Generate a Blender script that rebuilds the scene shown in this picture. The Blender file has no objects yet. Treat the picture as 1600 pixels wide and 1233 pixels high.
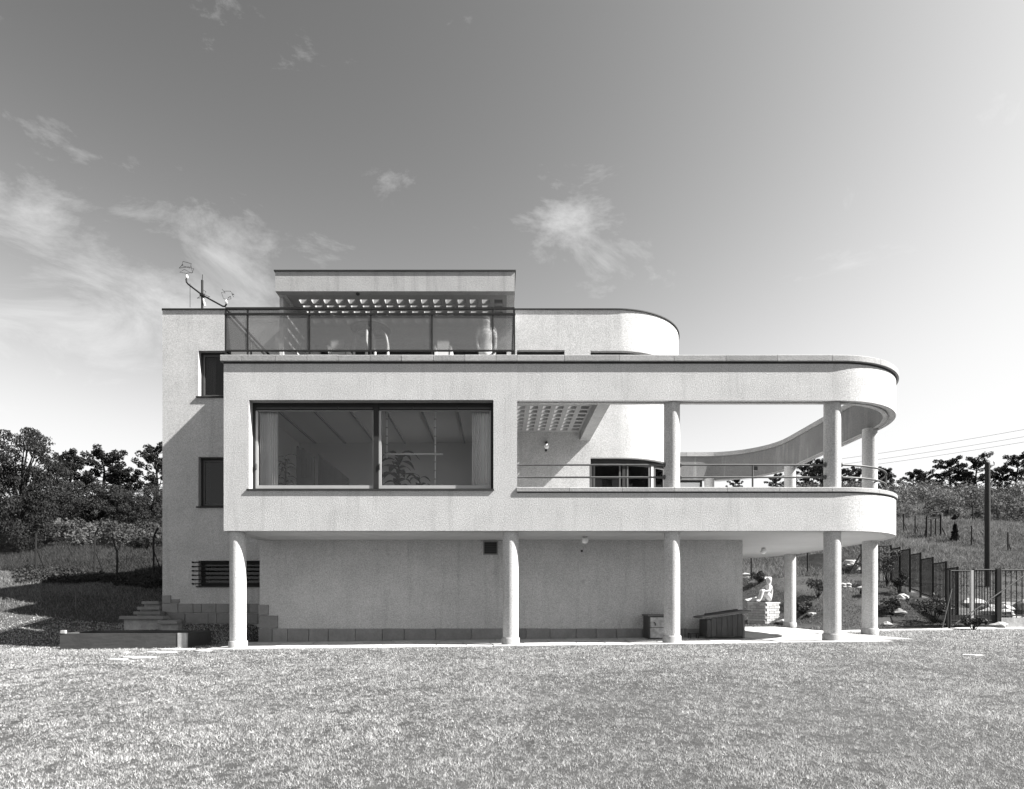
import bpy, bmesh, math, random
import numpy as np
from mathutils import Vector, Matrix

random.seed(7)
rng = np.random.default_rng(7)
SC = bpy.context.scene
COL = SC.collection

# ------------------------------------------------------------------ camera
FPX, CD, EYE = 940.0, 940.0 / 70.0, 0.95        # focal length in photo pixels, distance to the front, eye height
cam_d = bpy.data.cameras.new('camera')
cam = bpy.data.objects.new('camera', cam_d)
COL.objects.link(cam)
cam.location = (0, -CD, EYE)
cam.rotation_euler = (math.radians(90), 0, 0)
cam_d.sensor_fit = 'HORIZONTAL'
cam_d.sensor_width = 36.0
cam_d.lens = 36.0 * FPX / 1600.0
cam_d.shift_x = 20 / 1600.0
cam_d.shift_y = 323.5 / 1600.0
cam_d.clip_end = 3000
SC.camera = cam

# ------------------------------------------------------------------ sun and sky
SUN = Vector((1.0, -0.25, 1.0)).normalized()
EL = math.asin(SUN.z)
AZ = math.atan2(SUN.x, SUN.y)                    # clockwise from +Y
sun_d = bpy.data.lights.new('sun', 'SUN')
sun_d.energy = 4.5
sun_d.angle = math.radians(0.53)
sun_d.color = (1.0, 0.985, 0.96)
sun = bpy.data.objects.new('sun', sun_d)
COL.objects.link(sun)
sun.location = SUN * 40
sun.rotation_euler = SUN.to_track_quat('Z', 'Y').to_euler()

world = bpy.data.worlds.new('World')
SC.world = world
world.use_nodes = True
nt = world.node_tree
nt.nodes.clear()
W_out = nt.nodes.new('ShaderNodeOutputWorld')
W_bg = nt.nodes.new('ShaderNodeBackground')
W_bg.inputs['Strength'].default_value = 0.088
sky = nt.nodes.new('ShaderNodeTexSky')
sky.sky_type = 'NISHITA'
sky.sun_disc = False
sky.sun_elevation = EL
sky.sun_rotation = AZ
sky.air_density = 1.0
sky.dust_density = 1.3
sky.ozone_density = 1.0
# black-and-white film behind a yellow-red filter: mostly the red part of the sky's light
mixv = nt.nodes.new('ShaderNodeVectorMath'); mixv.operation = 'DOT_PRODUCT'
mixv.inputs[1].default_value = (1.0, 0.0, 0.0)
nt.links.new(sky.outputs[0], mixv.inputs[0])
# thin clouds
tc = nt.nodes.new('ShaderNodeTexCoord')
mp = nt.nodes.new('ShaderNodeMapping'); mp.inputs['Scale'].default_value = (1.0, 1.0, 2.3)
nt.links.new(tc.outputs['Generated'], mp.inputs['Vector'])
n1 = nt.nodes.new('ShaderNodeTexNoise'); n1.inputs['Scale'].default_value = 5.5
n1.inputs['Detail'].default_value = 12; n1.inputs['Roughness'].default_value = 0.68; n1.inputs['Distortion'].default_value = 0.5
nt.links.new(mp.outputs[0], n1.inputs['Vector'])
n2 = nt.nodes.new('ShaderNodeTexNoise'); n2.inputs['Scale'].default_value = 1.7
n2.inputs['Detail'].default_value = 3
nt.links.new(mp.outputs[0], n2.inputs['Vector'])

def wmath(op, a, b, clamp=False):
    m = nt.nodes.new('ShaderNodeMath'); m.operation = op; m.use_clamp = clamp
    for i, v in enumerate((a, b)):
        if v is None:
            continue
        if isinstance(v, (int, float)):
            m.inputs[i].default_value = v
        else:
            nt.links.new(v, m.inputs[i])
    return m.outputs[0]

def px_dir(x, y):
    return Vector(((x - 780) / FPX, 1.0, (940 - y) / FPX)).normalized()

def patch(x, y, size, sharp=1.0):
    """a bank of cloud in one direction of the sky: 1 in its middle, 0 past 'size'"""
    d = nt.nodes.new('ShaderNodeVectorMath'); d.operation = 'DISTANCE'
    nrm = nt.nodes.new('ShaderNodeVectorMath'); nrm.operation = 'NORMALIZE'
    nt.links.new(tc.outputs['Generated'], nrm.inputs[0])
    nt.links.new(nrm.outputs[0], d.inputs[0])
    d.inputs[1].default_value = px_dir(x, y)
    t = wmath('DIVIDE', d.outputs['Value'], size)
    t = wmath('SUBTRACT', 1.0, t, True)
    return wmath('MULTIPLY', t, sharp)

SKY_REF, SKY_GAMMA, SKY_CAP = 1.42, 2.1, 2.9
cover = wmath('MULTIPLY', n2.outputs[0], 0.06)
for (cx, cy, cs, ch) in [(945, 405, 0.115, .19), (870, 325, 0.08, .19), (600, 275, 0.06, .19), (515, 405, .06, .20),
                         (120, 385, 0.22, .13), (390, 445, 0.11, .20), (200, 500, .2, .10), (1560, 180, .12, .06),
                         (2100, 500, .3, .10), (-500, 300, .5, .11), (2900, 200, .5, .10), (-1500, 500, .6, .11)]:
    cover = wmath('ADD', cover, patch(cx, cy, cs, ch))
cl = wmath('ADD', n1.outputs[0], cover)
cl = wmath('SUBTRACT', cl, 0.66)
cl = wmath('MULTIPLY', cl, 4.2, True)
cl = wmath('MULTIPLY', cl, 0.44)
mixc = nt.nodes.new('ShaderNodeMix'); mixc.data_type = 'FLOAT'
nt.links.new(cl, mixc.inputs[0])
film = wmath('MULTIPLY', wmath('POWER', wmath('DIVIDE', mixv.outputs['Value'], SKY_REF), SKY_GAMMA), SKY_REF)   # contrast of the film
film = wmath('DIVIDE', film, wmath('POWER', wmath('ADD', 1.0, wmath('POWER', wmath('DIVIDE', film, SKY_CAP), 3.0)), 1 / 3))   # the negative's shoulder
nt.links.new(film, mixc.inputs[2])
mixc.inputs[3].default_value = 2.9
nt.links.new(mixc.outputs[0], W_bg.inputs['Color'])
nt.links.new(W_bg.outputs[0], W_out.inputs[0])

SC.view_settings.view_transform = 'Standard'
SC.view_settings.look = 'None'
SC.view_settings.gamma = 1.0
SC.view_settings.exposure = 2.05
SC.view_settings.use_curve_mapping = False
SC.render.engine = 'CYCLES'
SC.cycles.max_bounces = 7
SC.cycles.diffuse_bounces = 4
SC.cycles.transparent_max_bounces = 24
SC.cycles.caustics_reflective = False
SC.cycles.caustics_refractive = False

# ------------------------------------------------------------------ helpers
def W(x, y, d):
    """photo pixel at depth d behind the front -> world"""
    s = (CD + d) / FPX
    return Vector(((x - 780) * s, d, EYE + (940 - y) * s))

def tag(o, label=None, cat=None, group=None, kind=None):
    if label: o['label'] = label
    if cat: o['category'] = cat
    if group: o['group'] = group
    if kind: o['kind'] = kind
    return o

def link(o, parent=None):
    COL.objects.link(o)
    if parent is not None:
        o.parent = parent
        o.matrix_parent_inverse = Matrix.Identity(4)
        pl = parent
        off = Vector((0, 0, 0))
        o.location = o.location - world_loc(parent)
    return o

_loc = {}
def world_loc(o):
    v = Vector(o.location)
    if o.parent is not None:
        v = v + world_loc(o.parent)
    return v

def thing(name, label, cat, loc=(0, 0, 0), group=None, kind=None):
    o = bpy.data.objects.new(name, None)
    o.empty_display_size = 0.2
    o.location = loc
    COL.objects.link(o)
    return tag(o, label, cat, group, kind)

def sub(name, parent, loc=None):
    o = bpy.data.objects.new(name, None)
    o.empty_display_size = 0.1
    o.location = Vector(loc) if loc is not None else world_loc(parent)
    return link(o, parent)

class MB:
    """collects simple solids, in world coordinates, for ONE mesh"""
    def __init__(self):
        self.v = []; self.f = []; self.smooth = set()
    def add(self, vs, fs, smooth=False):
        b = len(self.v)
        self.v += [tuple(p) for p in vs]
        for f in fs:
            if smooth: self.smooth.add(len(self.f))
            self.f.append(tuple(i + b for i in f))
        return self
    def box(self, x0, x1, y0, y1, z0, z1):
        vs = [(x, y, z) for z in (z0, z1) for y in (y0, y1) for x in (x0, x1)]
        return self.add(vs, [(0, 2, 3, 1), (4, 5, 7, 6), (0, 1, 5, 4), (1, 3, 7, 5), (3, 2, 6, 7), (2, 0, 4, 6)])
    def prism(self, poly, z0, z1):
        """poly counter-clockwise in xy"""
        n = len(poly)
        vs = [(p[0], p[1], z0) for p in poly] + [(p[0], p[1], z1) for p in poly]
        fs = [tuple(range(n - 1, -1, -1)), tuple(range(n, 2 * n))]
        fs += [(i, (i + 1) % n, n + (i + 1) % n, n + i) for i in range(n)]
        return self.add(vs, fs)
    def hexa(self, a, b):
        """two quads (lists of 4 points), joined"""
        return self.add(list(a) + list(b), [(3, 2, 1, 0), (4, 5, 6, 7), (0, 1, 5, 4), (1, 2, 6, 5), (2, 3, 7, 6), (3, 0, 4, 7)])
    def tube(self, pts, r, n=8, caps=True, closed=False):
        pts = [Vector(p) for p in pts]
        m = len(pts)
        rs = r if isinstance(r, (list, tuple)) else [r] * m
        vs = []; up = None
        for i, p in enumerate(pts):
            if closed:
                t = pts[(i + 1) % m] - pts[i - 1]
            else:
                t = pts[min(i + 1, m - 1)] - pts[max(i - 1, 0)]
            t.normalize()
            if up is None:
                up = Vector((0, 0, 1)) if abs(t.z) < .9 else Vector((1, 0, 0))
            a = t.cross(up)
            if a.length < 1e-4:
                up = Vector((0, 1, 0)); a = t.cross(up)
            a.normalize()
            b = a.cross(t); b.normalize(); up = b
            for k in range(n):
                th = 2 * math.pi * k / n
                vs.append(p + (a * math.cos(th) + b * math.sin(th)) * rs[i])
        fs = []
        for i in range(m if closed else m - 1):
            j = (i + 1) % m
            for k in range(n):
                l = (k + 1) % n
                fs.append((i * n + k, j * n + k, j * n + l, i * n + l))
        self.add(vs, fs, smooth=n > 4)
        if caps and not closed:
            self.add(vs[:n], [tuple(range(n))])
            self.add(vs[-n:], [tuple(range(n - 1, -1, -1))])
        return self
    def lathe(self, c, prof, n=32):
        """prof: (r, z) from the bottom up, around the vertical through c"""
        vs = []; fs = []
        for r, z in prof:
            for k in range(n):
                th = 2 * math.pi * k / n
                vs.append((c[0] + r * math.cos(th), c[1] + r * math.sin(th), c[2] + z))
        for i in range(len(prof) - 1):
            for k in range(n):
                l = (k + 1) % n
                fs.append((i * n + k, i * n + l, (i + 1) * n + l, (i + 1) * n + k))
        self.add(vs, fs, smooth=True)
        self.add(vs[:n], [tuple(range(n - 1, -1, -1))])
        self.add(vs[-n:], [tuple(range(n))])
        return self
    def build(self, name, mat, parent=None, origin=None, weld=False):
        v = np.array(self.v, dtype=np.float32)
        if origin is None:
            lo, hi = v.min(0), v.max(0)
            origin = ((lo[0] + hi[0]) / 2, (lo[1] + hi[1]) / 2, lo[2])
        origin = Vector([float(q) for q in origin])
        me = bpy.data.meshes.new(name)
        me.from_pydata([tuple(Vector(p) - origin) for p in self.v], [], self.f)
        if self.smooth:
            sm = np.zeros(len(self.f), dtype=bool); sm[list(self.smooth)] = True
            me.polygons.foreach_set('use_smooth', sm)
        me.materials.append(mat)
        me.update()
        o = bpy.data.objects.new(name, me)
        o.location = origin
        return link(o, parent)

def np_mesh(name, verts, tris, mat, parent=None, attr=None, quads=False):
    k = 4 if quads else 3
    me = bpy.data.meshes.new(name)
    n, m = len(verts), len(tris)
    me.vertices.add(n); me.vertices.foreach_set('co', np.asarray(verts, dtype=np.float32).ravel())
    me.loops.add(m * k); me.loops.foreach_set('vertex_index', np.asarray(tris, dtype=np.int32).ravel())
    me.polygons.add(m)
    me.polygons.foreach_set('loop_start', np.arange(0, m * k, k, dtype=np.int32))
    me.update(calc_edges=True)
    if attr is not None:
        a = me.attributes.new('tone', 'FLOAT', 'POINT')
        a.data.foreach_set('value', np.asarray(attr, dtype=np.float32))
    me.materials.append(mat)
    o = bpy.data.objects.new(name, me)
    return link(o, parent)

def copy_tree(o, loc, rotz=None):
    def cp(src, par):
        c = src.copy(); COL.objects.link(c); c.parent = par
        for ch in src.children:
            cp(ch, c)
        return c
    r = cp(o, None)
    r.location = loc
    if rotz is not None:
        r.rotation_euler = (0, 0, rotz)
    return r

# ------------------------------------------------------------------ materials (the photograph is black and white)
def material(name, base, rough=0.8, grain=(0, 0), blotch=(0, 0), bump=0.0, bump_scale=30.0, streak=0.0, spec=0.3, metal=0.0, tone=False,
             speck=0.0, transl=0.0, alpha_stretch=None, vary=0.0):
    m = bpy.data.materials.new(name); m.use_nodes = True
    t = m.node_tree; bs = t.nodes['Principled BSDF']; out = t.nodes['Material Output']
    bs.inputs['Roughness'].default_value = rough
    bs.inputs['Specular IOR Level'].default_value = spec
    bs.inputs['Metallic'].default_value = metal
    geo = t.nodes.new('ShaderNodeNewGeometry')
    pos = geo.outputs['Position']
    def mth(op, a, b, clamp=False):
        q = t.nodes.new('ShaderNodeMath'); q.operation = op; q.use_clamp = clamp
        for i, x in enumerate((a, b)):
            if isinstance(x, (int, float)): q.inputs[i].default_value = x
            else: t.links.new(x, q.inputs[i])
        return q.outputs[0]
    def noise(scale, detail=3, vec=None, rough_=.55):
        q = t.nodes.new('ShaderNodeTexNoise'); q.inputs['Scale'].default_value = scale
        q.inputs['Detail'].default_value = detail; q.inputs['Roughness'].default_value = rough_
        t.links.new(vec if vec is not None else pos, q.inputs['Vector'])
        return q.outputs[0]
    def vmap(sc):
        q = t.nodes.new('ShaderNodeMapping'); q.inputs['Scale'].default_value = sc
        t.links.new(pos, q.inputs['Vector'])
        return q.outputs[0]
    val = None
    fac = 1.0
    if grain[1]:
        g = noise(grain[0], 4, rough_=.7, vec=vmap(alpha_stretch) if alpha_stretch else None)
        fac = mth('ADD', 1.0 - 2 * grain[1], mth('MULTIPLY', g, 4 * grain[1]))
    if blotch[1]:
        g = noise(blotch[0], 4)
        b = mth('ADD', 1.0 - 1.5 * blotch[1], mth('MULTIPLY', g, 3 * blotch[1]))
        fac = mth('MULTIPLY', fac, b)
    if streak:
        g = noise(1.0, 5, vmap((5.0, 5.0, 0.45)), .65)
        g = mth('MULTIPLY', mth('SUBTRACT', g, 0.52), 5.0, True)
        fac = mth('MULTIPLY', fac, mth('SUBTRACT', 1.0, mth('MULTIPLY', g, streak)))
    if speck:
        g = noise(55, 2)
        g = mth('MULTIPLY', mth('SUBTRACT', g, 0.66), 12.0, True)
        fac = mth('MULTIPLY', fac, mth('SUBTRACT', 1.0, mth('MULTIPLY', g, speck)))
    if tone:
        at = t.nodes.new('ShaderNodeAttribute'); at.attribute_name = 'tone'
        fac = mth('MULTIPLY', fac, at.outputs['Fac'])
    if vary:
        oi = t.nodes.new('ShaderNodeObjectInfo')
        fac = mth('MULTIPLY', fac, mth('ADD', 1 - vary, mth('MULTIPLY', oi.outputs['Random'], 2 * vary)))
    val = mth('MULTIPLY', fac, base)
    cmb = t.nodes.new('ShaderNodeCombineColor')
    for i in range(3): t.links.new(val, cmb.inputs[i])
    t.links.new(cmb.outputs[0], bs.inputs['Base Color'])
    if bump:
        b = t.nodes.new('ShaderNodeBump'); b.inputs['Strength'].default_value = bump
        b.inputs['Distance'].default_value = 0.012
        t.links.new(noise(bump_scale, 4, rough_=.65), b.inputs['Height'])
        t.links.new(b.outputs[0], bs.inputs['Normal'])
    if transl:
        tr = t.nodes.new('ShaderNodeBsdfTranslucent')
        t.links.new(cmb.outputs[0], tr.inputs['Color'])
        mx = t.nodes.new('ShaderNodeMixShader'); mx.inputs[0].default_value = transl
        t.links.new(bs.outputs[0], mx.inputs[1]); t.links.new(tr.outputs[0], mx.inputs[2])
        t.links.new(mx.outputs[0], out.inputs[0])
    return m

def glass_mat(name, tint=0.85, refl=1.0, rough=0.0, haze=0.0, haze_col=.3, blur=0.0):
    m = bpy.data.materials.new(name); m.use_nodes = True
    t = m.node_tree; t.nodes.clear()
    out = t.nodes.new('ShaderNodeOutputMaterial')
    tr = t.nodes.new('ShaderNodeBsdfTransparent'); tr.inputs[0].default_value = (tint, tint, tint, 1)
    cur = tr.outputs[0]
    def mix(fac, b):
        nonlocal cur
        mx = t.nodes.new('ShaderNodeMixShader')
        if isinstance(fac, float): mx.inputs[0].default_value = fac
        else: t.links.new(fac, mx.inputs[0])
        t.links.new(cur, mx.inputs[1]); t.links.new(b, mx.inputs[2]); cur = mx.outputs[0]
    if blur:
        rf = t.nodes.new('ShaderNodeBsdfRefraction'); rf.inputs['Roughness'].default_value = .2; rf.inputs['IOR'].default_value = 1.12
        rf.inputs[0].default_value = (tint, tint, tint, 1)
        mix(blur, rf.outputs[0])
    if haze:
        df = t.nodes.new('ShaderNodeBsdfDiffuse'); df.inputs[0].default_value = (haze_col,) * 3 + (1,)
        mix(haze, df.outputs[0])
    fr = t.nodes.new('ShaderNodeFresnel'); fr.inputs['IOR'].default_value = 1.5
    gl = t.nodes.new('ShaderNodeBsdfGlossy'); gl.inputs['Roughness'].default_value = rough
    gl.inputs[0].default_value = (refl, refl, refl, 1)
    mix(fr.outputs[0], gl.outputs[0])
    t.links.new(cur, out.inputs[0])
    return m

M = dict(
    plaster=material('plaster', 0.435, .92, grain=(38, .42), blotch=(1.5, .12), bump=.6, bump_scale=46, speck=.6, streak=.15, spec=.15),
    plaster_old=material('weathered_plaster', 0.32, .92, grain=(30, .2), blotch=(1.4, .12), bump=.4, bump_scale=34, streak=.22, spec=.15),
    ring_inner=material('shaded_rain_streaked_plaster', 0.15, .92, grain=(34, .25), blotch=(1.2, .16), bump=.4, bump_scale=40, streak=-.55, spec=.15),  # pale streaks; the inner face's shade is put into the dark base
    soffit=material('smooth_plaster', 0.50, .9, grain=(14, .06), blotch=(.9, .08), bump=.12, bump_scale=20, spec=.15),
    concrete=material('lattice_concrete', 0.26, .9, grain=(18, .10), blotch=(2, .08), bump=.2, spec=.15),
    coping=material('coping_stone', 0.27, .85, grain=(30, .28), blotch=(3, .15), bump=.5, bump_scale=40, spec=.2, vary=.14, speck=.4),
    plinth=material('plinth_stone', 0.20, .85, grain=(22, .14), blotch=(2.6, .20), bump=.45, bump_scale=30, spec=.2, vary=.16),
    flag=material('flagstone', 0.44, .9, grain=(16, .14), blotch=(2.5, .16), bump=.4, bump_scale=25, spec=.15, vary=.12),
    mortar=material('bedding_mortar', 0.26, .95, grain=(20, .2), blotch=(3, .2), bump=.4),
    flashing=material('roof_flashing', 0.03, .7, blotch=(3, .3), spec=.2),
    darkpaint=material('dark_window_paint', 0.022, .6, blotch=(5, .25), spec=.2),
    lightpaint=material('pale_window_paint', 0.34, .5, blotch=(4, .1), spec=.4),
    iron=material('painted_iron', 0.02, .7, blotch=(6, .3), spec=.12),
    rail=material('rail_steel', 0.07, .5, blotch=(6, .25), spec=.3),
    roof=material('roof_felt', 0.12, .95, grain=(10, .3)),
    room_wall=material('room_plaster', 0.55, .9, blotch=(1, .06)),
    room_floor=material('room_parquet', 0.25, .5, grain=(9, .2)),
    ceiling=material('room_ceiling', 0.70, .9, blotch=(1.2, .04)),
    rib=material('ceiling_rib', 0.26, .8, blotch=(3, .2)),
    cloth=material('curtain_cloth', 0.86, .95, grain=(40, .04), blotch=(3, .05), transl=.10),
    darkwood=material('dark_carved_wood', 0.05, .5, grain=(12, .3), spec=.4, alpha_stretch=(1, 1, .2)),
    white=material('white_lacquer', 0.72, .45, blotch=(4, .05), spec=.4),
    opal=material('opal_glass', 0.75, .25, blotch=(8, .03), spec=.5),
    bakelite=material('black_bakelite', 0.02, .4, blotch=(9, .2), spec=.5),
    pot=material('clay_pot', 0.20, .8, blotch=(8, .2)),
    leaf_room=material('houseplant_leaf', 0.025, .5, blotch=(9, .3), transl=.2, spec=.4),
    chrome=material('tubular_steel', 0.72, .25, metal=.6, blotch=(5, .05), spec=.6),
    board=material('stained_boards', 0.055, .65, grain=(9, .35), blotch=(2, .25), bump=.3, bump_scale=14, alpha_stretch=(3, 3, .5), vary=.12),
    boardtop=material('weathered_lid', 0.11, .7, grain=(8, .35), blotch=(2, .25), bump=.3, bump_scale=14, alpha_stretch=(.5, 3, 3)),
    palepanel=material('worn_pale_panel', 0.36, .8, grain=(6, .25), blotch=(9, .55), bump=.2),
    sandwood=material('sandbox_boards', 0.05, .8, grain=(8, .25), blotch=(2, .2), bump=.3, bump_scale=14, alpha_stretch=(.5, 3, 3), vary=.15),
    palewood=material('pale_end_grain', 0.36, .8, grain=(9, .25), blotch=(5, .2), bump=.2),
    sand=material('sand', 0.30, .95, grain=(30, .2), blotch=(2, .2), bump=.5, bump_scale=20),
    pole=material('tarred_wood', 0.018, .85, grain=(10, .35), bump=.5, bump_scale=18, alpha_stretch=(3, 3, .2)),
    bark=material('bark', 0.022, .95, grain=(8, .4), bump=.8, bump_scale=12, alpha_stretch=(2, 2, .4)),
    pine=material('pine_needles', 0.022, .8, blotch=(.8, .35), tone=True, spec=.1, transl=.12),
    leaf=material('tree_leaves', 0.03, .7, blotch=(.7, .35), tone=True, spec=.2, transl=.25),
    scrub=material('scrub_leaves', 0.08, .75, blotch=(.35, .4), tone=True, spec=.15, transl=.25),
    shrub=material('garden_shrub_leaves', 0.05, .7, blotch=(2, .3), tone=True, spec=.2, transl=.2),
    grass=material('lawn_grass', 0.37, .6, blotch=(.55, .16), tone=True, spec=.25, transl=.36),
    meadow=material('meadow_grass', 0.125, .8, blotch=(.35, .35), tone=True, spec=.15, transl=.3),
    ground=material('turf_soil', 0.05, .98, grain=(14, .35), blotch=(.35, .30), bump=.9, bump_scale=16, spec=.05),
    soil=material('dug_soil', 0.018, 1.0, grain=(6, .4), blotch=(1.5, .3), bump=1.0, bump_scale=9, spec=.05),
    rock=material('garden_rock', 0.27, .9, grain=(8, .25), blotch=(2, .3), bump=.9, bump_scale=8, vary=.2, spec=.15),
    brick=material('whitewashed_brick', 0.36, .9, grain=(18, .18), blotch=(5, .2), bump=.6, bump_scale=30, vary=.15),
    joint=material('brick_joint', 0.16, .95, grain=(20, .2)),
    marble=material('statue_stone', 0.46, .75, grain=(15, .06), blotch=(4, .08), bump=.15, bump_scale=30),
    skin=material('skin', 0.42, .6, blotch=(9, .08)),
    dress=material('pale_dress_cloth', 0.62, .9, blotch=(6, .12), bump=.2, bump_scale=12),
    hair=material('light_hair', 0.36, .6, grain=(30, .3), blotch=(8, .2)),
    wire=material('galvanised_wire', 0.035, .8, blotch=(5, .2), spec=.1),
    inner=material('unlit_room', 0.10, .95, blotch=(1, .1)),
)
M['pane'] = glass_mat('window_glass', .96, .5)
M['pane_dark'] = glass_mat('shaded_window_glass', .5, .6)
M['wired'] = glass_mat('wired_railing_glass', .66, .7, .12, haze=.20, haze_col=.34, blur=.34)
M['pale_pane'] = glass_mat('pale_screen_glass', .8, .9, .1, haze=.35, haze_col=.6)

# ------------------------------------------------------------------ the ground's height
def _sm(t):
    t = np.clip(t, 0, 1); return t * t * (3 - 2 * t)

def ground_z(X, D):
    X = np.asarray(X, dtype=float); D = np.asarray(D, dtype=float)
    base = 0.012 * np.clip(X, -14, 14) - 0.037
    base = base + np.where(D < 0, 0.034 * np.maximum(D, -40), 0)
    L = np.interp(D, [1.2, 4.15, 13, 25, 40, 60, 120, 400], [0, .44, 1.80, 5.3, 9.4, 13, 17, 22])
    d0 = np.interp(X, [7.0, 9.4, 11.2, 13], [10.5, 8.3, 4.8, 4.3])
    e = np.maximum(D - d0, 0)
    R = np.interp(e, [0, 2, 5.0, 9, 21, 36, 60, 120, 400], [0, .36, 1.32, 2.35, 5.75, 9.9, 12.5, 17, 22])
    L = L + .55 * _sm((-10.2 - X) / 5.5) * _sm((D - 1.8) / 3.5) * _sm((22 - D) / 9)
    w = _sm((X + 7.4) / 1.1)
    h = L * (1 - w) + R * w
    # roughness of the hillside
    far = np.clip((D - 9) / 8, 0, 1)
    h = h + far * (0.22 * np.sin(X * .45 + .7 * np.sin(D * .31)) + 0.16 * np.sin(D * .62 + X * .23) + .05 * np.sin(X * 2.1 + D * 1.7))
    return base + h

def gz(x, d):
    return float(ground_z(x, d))

def hit(x, y, d0=-12.0, d1=140.0):
    """where the line of sight through a photo pixel meets the ground"""
    ds = np.linspace(d0, d1, 6000)
    s = (CD + ds) / FPX
    zz = EYE + (940 - y) * s - ground_z((x - 780) * s, ds)
    neg = np.nonzero(zz <= 0)[0]
    i = neg[0] if len(neg) else len(ds) - 1
    d = float(ds[i])
    X = (x - 780) * (CD + d) / FPX
    return Vector((X, d, gz(X, d)))

def gpt(x, d):
    """the ground below photo column x at depth d"""
    X = (x - 780) * (CD + d) / FPX
    return Vector((X, d, gz(X, d)))

# ------------------------------------------------------------------ ground sheet
def ground_sheet():
    xs = np.unique(np.concatenate([np.linspace(-900, -60, 15), np.linspace(-60, -24, 30), np.linspace(-24, 26, 150), np.linspace(26, 70, 36), np.linspace(70, 900, 15)]))
    ds = np.unique(np.concatenate([np.linspace(-300, -16, 10), np.linspace(-16, 30, 140), np.linspace(30, 70, 50), np.linspace(70, 900, 24)]))
    XX, DD = np.meshgrid(xs, ds)
    ZZ = ground_z(XX, DD)
    V = np.stack([XX, DD, ZZ], -1).reshape(-1, 3)
    nx = len(xs); ny = len(ds)
    i = np.arange(ny - 1)[:, None] * nx + np.arange(nx - 1)[None, :]
    Q = np.stack([i, i + 1, i + nx + 1, i + nx], -1).reshape(-1, 4)
    o = np_mesh('ground', V, Q, M['ground'], quads=True)
    o.data.polygons.foreach_set('use_smooth', np.ones(len(Q), dtype=bool))
    tag(o, 'turf ground of the garden rising to the hillside', None, kind='structure')
ground_sheet()

# ------------------------------------------------------------------ paths used for curved building parts
class Path:
    """lines and arcs; the outer side lies to the right of the way"""
    def __init__(self, start, segs):
        self.segs = []; p = Vector(start); s = 0.0
        for sg in segs:
            if sg[0] == 'L':
                q = Vector(sg[1]); l = (q - p).length
                self.segs.append(('L', s, l, p.copy(), (q - p) / l)); p = q
            else:                                   # arc turning left: centre, angle of turn
                c = Vector(sg[1]); r = (p - c).length; a0 = math.atan2(p.y - c.y, p.x - c.x)
                l = r * sg[2]
                self.segs.append(('A', s, l, c, r, a0))
                a1 = a0 + sg[2]; p = c + Vector((math.cos(a1), math.sin(a1))) * r
            s += l
        self.length = s
    def at(self, s):
        for i, g in enumerate(self.segs):
            if s <= g[1] + g[2] + 1e-9 or i == len(self.segs) - 1:
                if g[0] == 'L':
                    d = g[4]; p = g[3] + d * (s - g[1]); return p, Vector((d.y, -d.x))
                a = g[5] + (s - g[1]) / g[4]
                n = Vector((math.cos(a), math.sin(a)))
                return g[3] + n * g[4], n
    def samples(self, s0, s1, da=math.radians(4)):
        out = [s0]
        for g in self.segs:
            a, b = max(s0, g[1]), min(s1, g[1] + g[2])
            if b - a < 1e-6: continue
            n = 1 if g[0] == 'L' else max(1, int(math.ceil((b - a) / g[4] / da)))
            for k in range(n + 1):
                out.append(a + (b - a) * k / n)
        out.append(s1)
        res = [out[0]]
        for q in sorted(out):
            if q - res[-1] > 1e-5: res.append(q)
        return res

def sweep(mb, path, s0, s1, prof, smooth=True):
    """prof: closed polygon of (outward offset, z), anticlockwise seen against the way"""
    ss = path.samples(s0, s1)
    n = len(prof); base = len(mb.v)
    for s in ss:
        p, nn = path.at(s)
        for (o, z) in prof:
            mb.v.append((p.x + nn.x * o, p.y + nn.y * o, z))
    for i in range(len(ss) - 1):
        for k in range(n):
            l = (k + 1) % n
            mb.f.append((base + i * n + k, base + (i + 1) * n + k, base + (i + 1) * n + l, base + i * n + l))
    mb.f.append(tuple(base + k for k in range(n)))
    mb.f.append(tuple(base + (len(ss) - 1) * n + k for k in range(n - 1, -1, -1)))

def fix_normals(o):
    bm = bmesh.new(); bm.from_mesh(o.data)
    bmesh.ops.recalc_face_normals(bm, faces=bm.faces)
    bm.to_mesh(o.data); bm.free()
    return o

def smooth_by_angle(o, deg=30):
    me = o.data
    me.polygons.foreach_set('use_smooth', np.ones(len(me.polygons), dtype=bool))
    bm = bmesh.new(); bm.from_mesh(me)
    for e in bm.edges:
        if len(e.link_faces) == 2:
            e.smooth = e.calc_face_angle(0) < math.radians(deg)
        else:
            e.smooth = False
    bm.to_mesh(me); bm.free()
    return o

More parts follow.
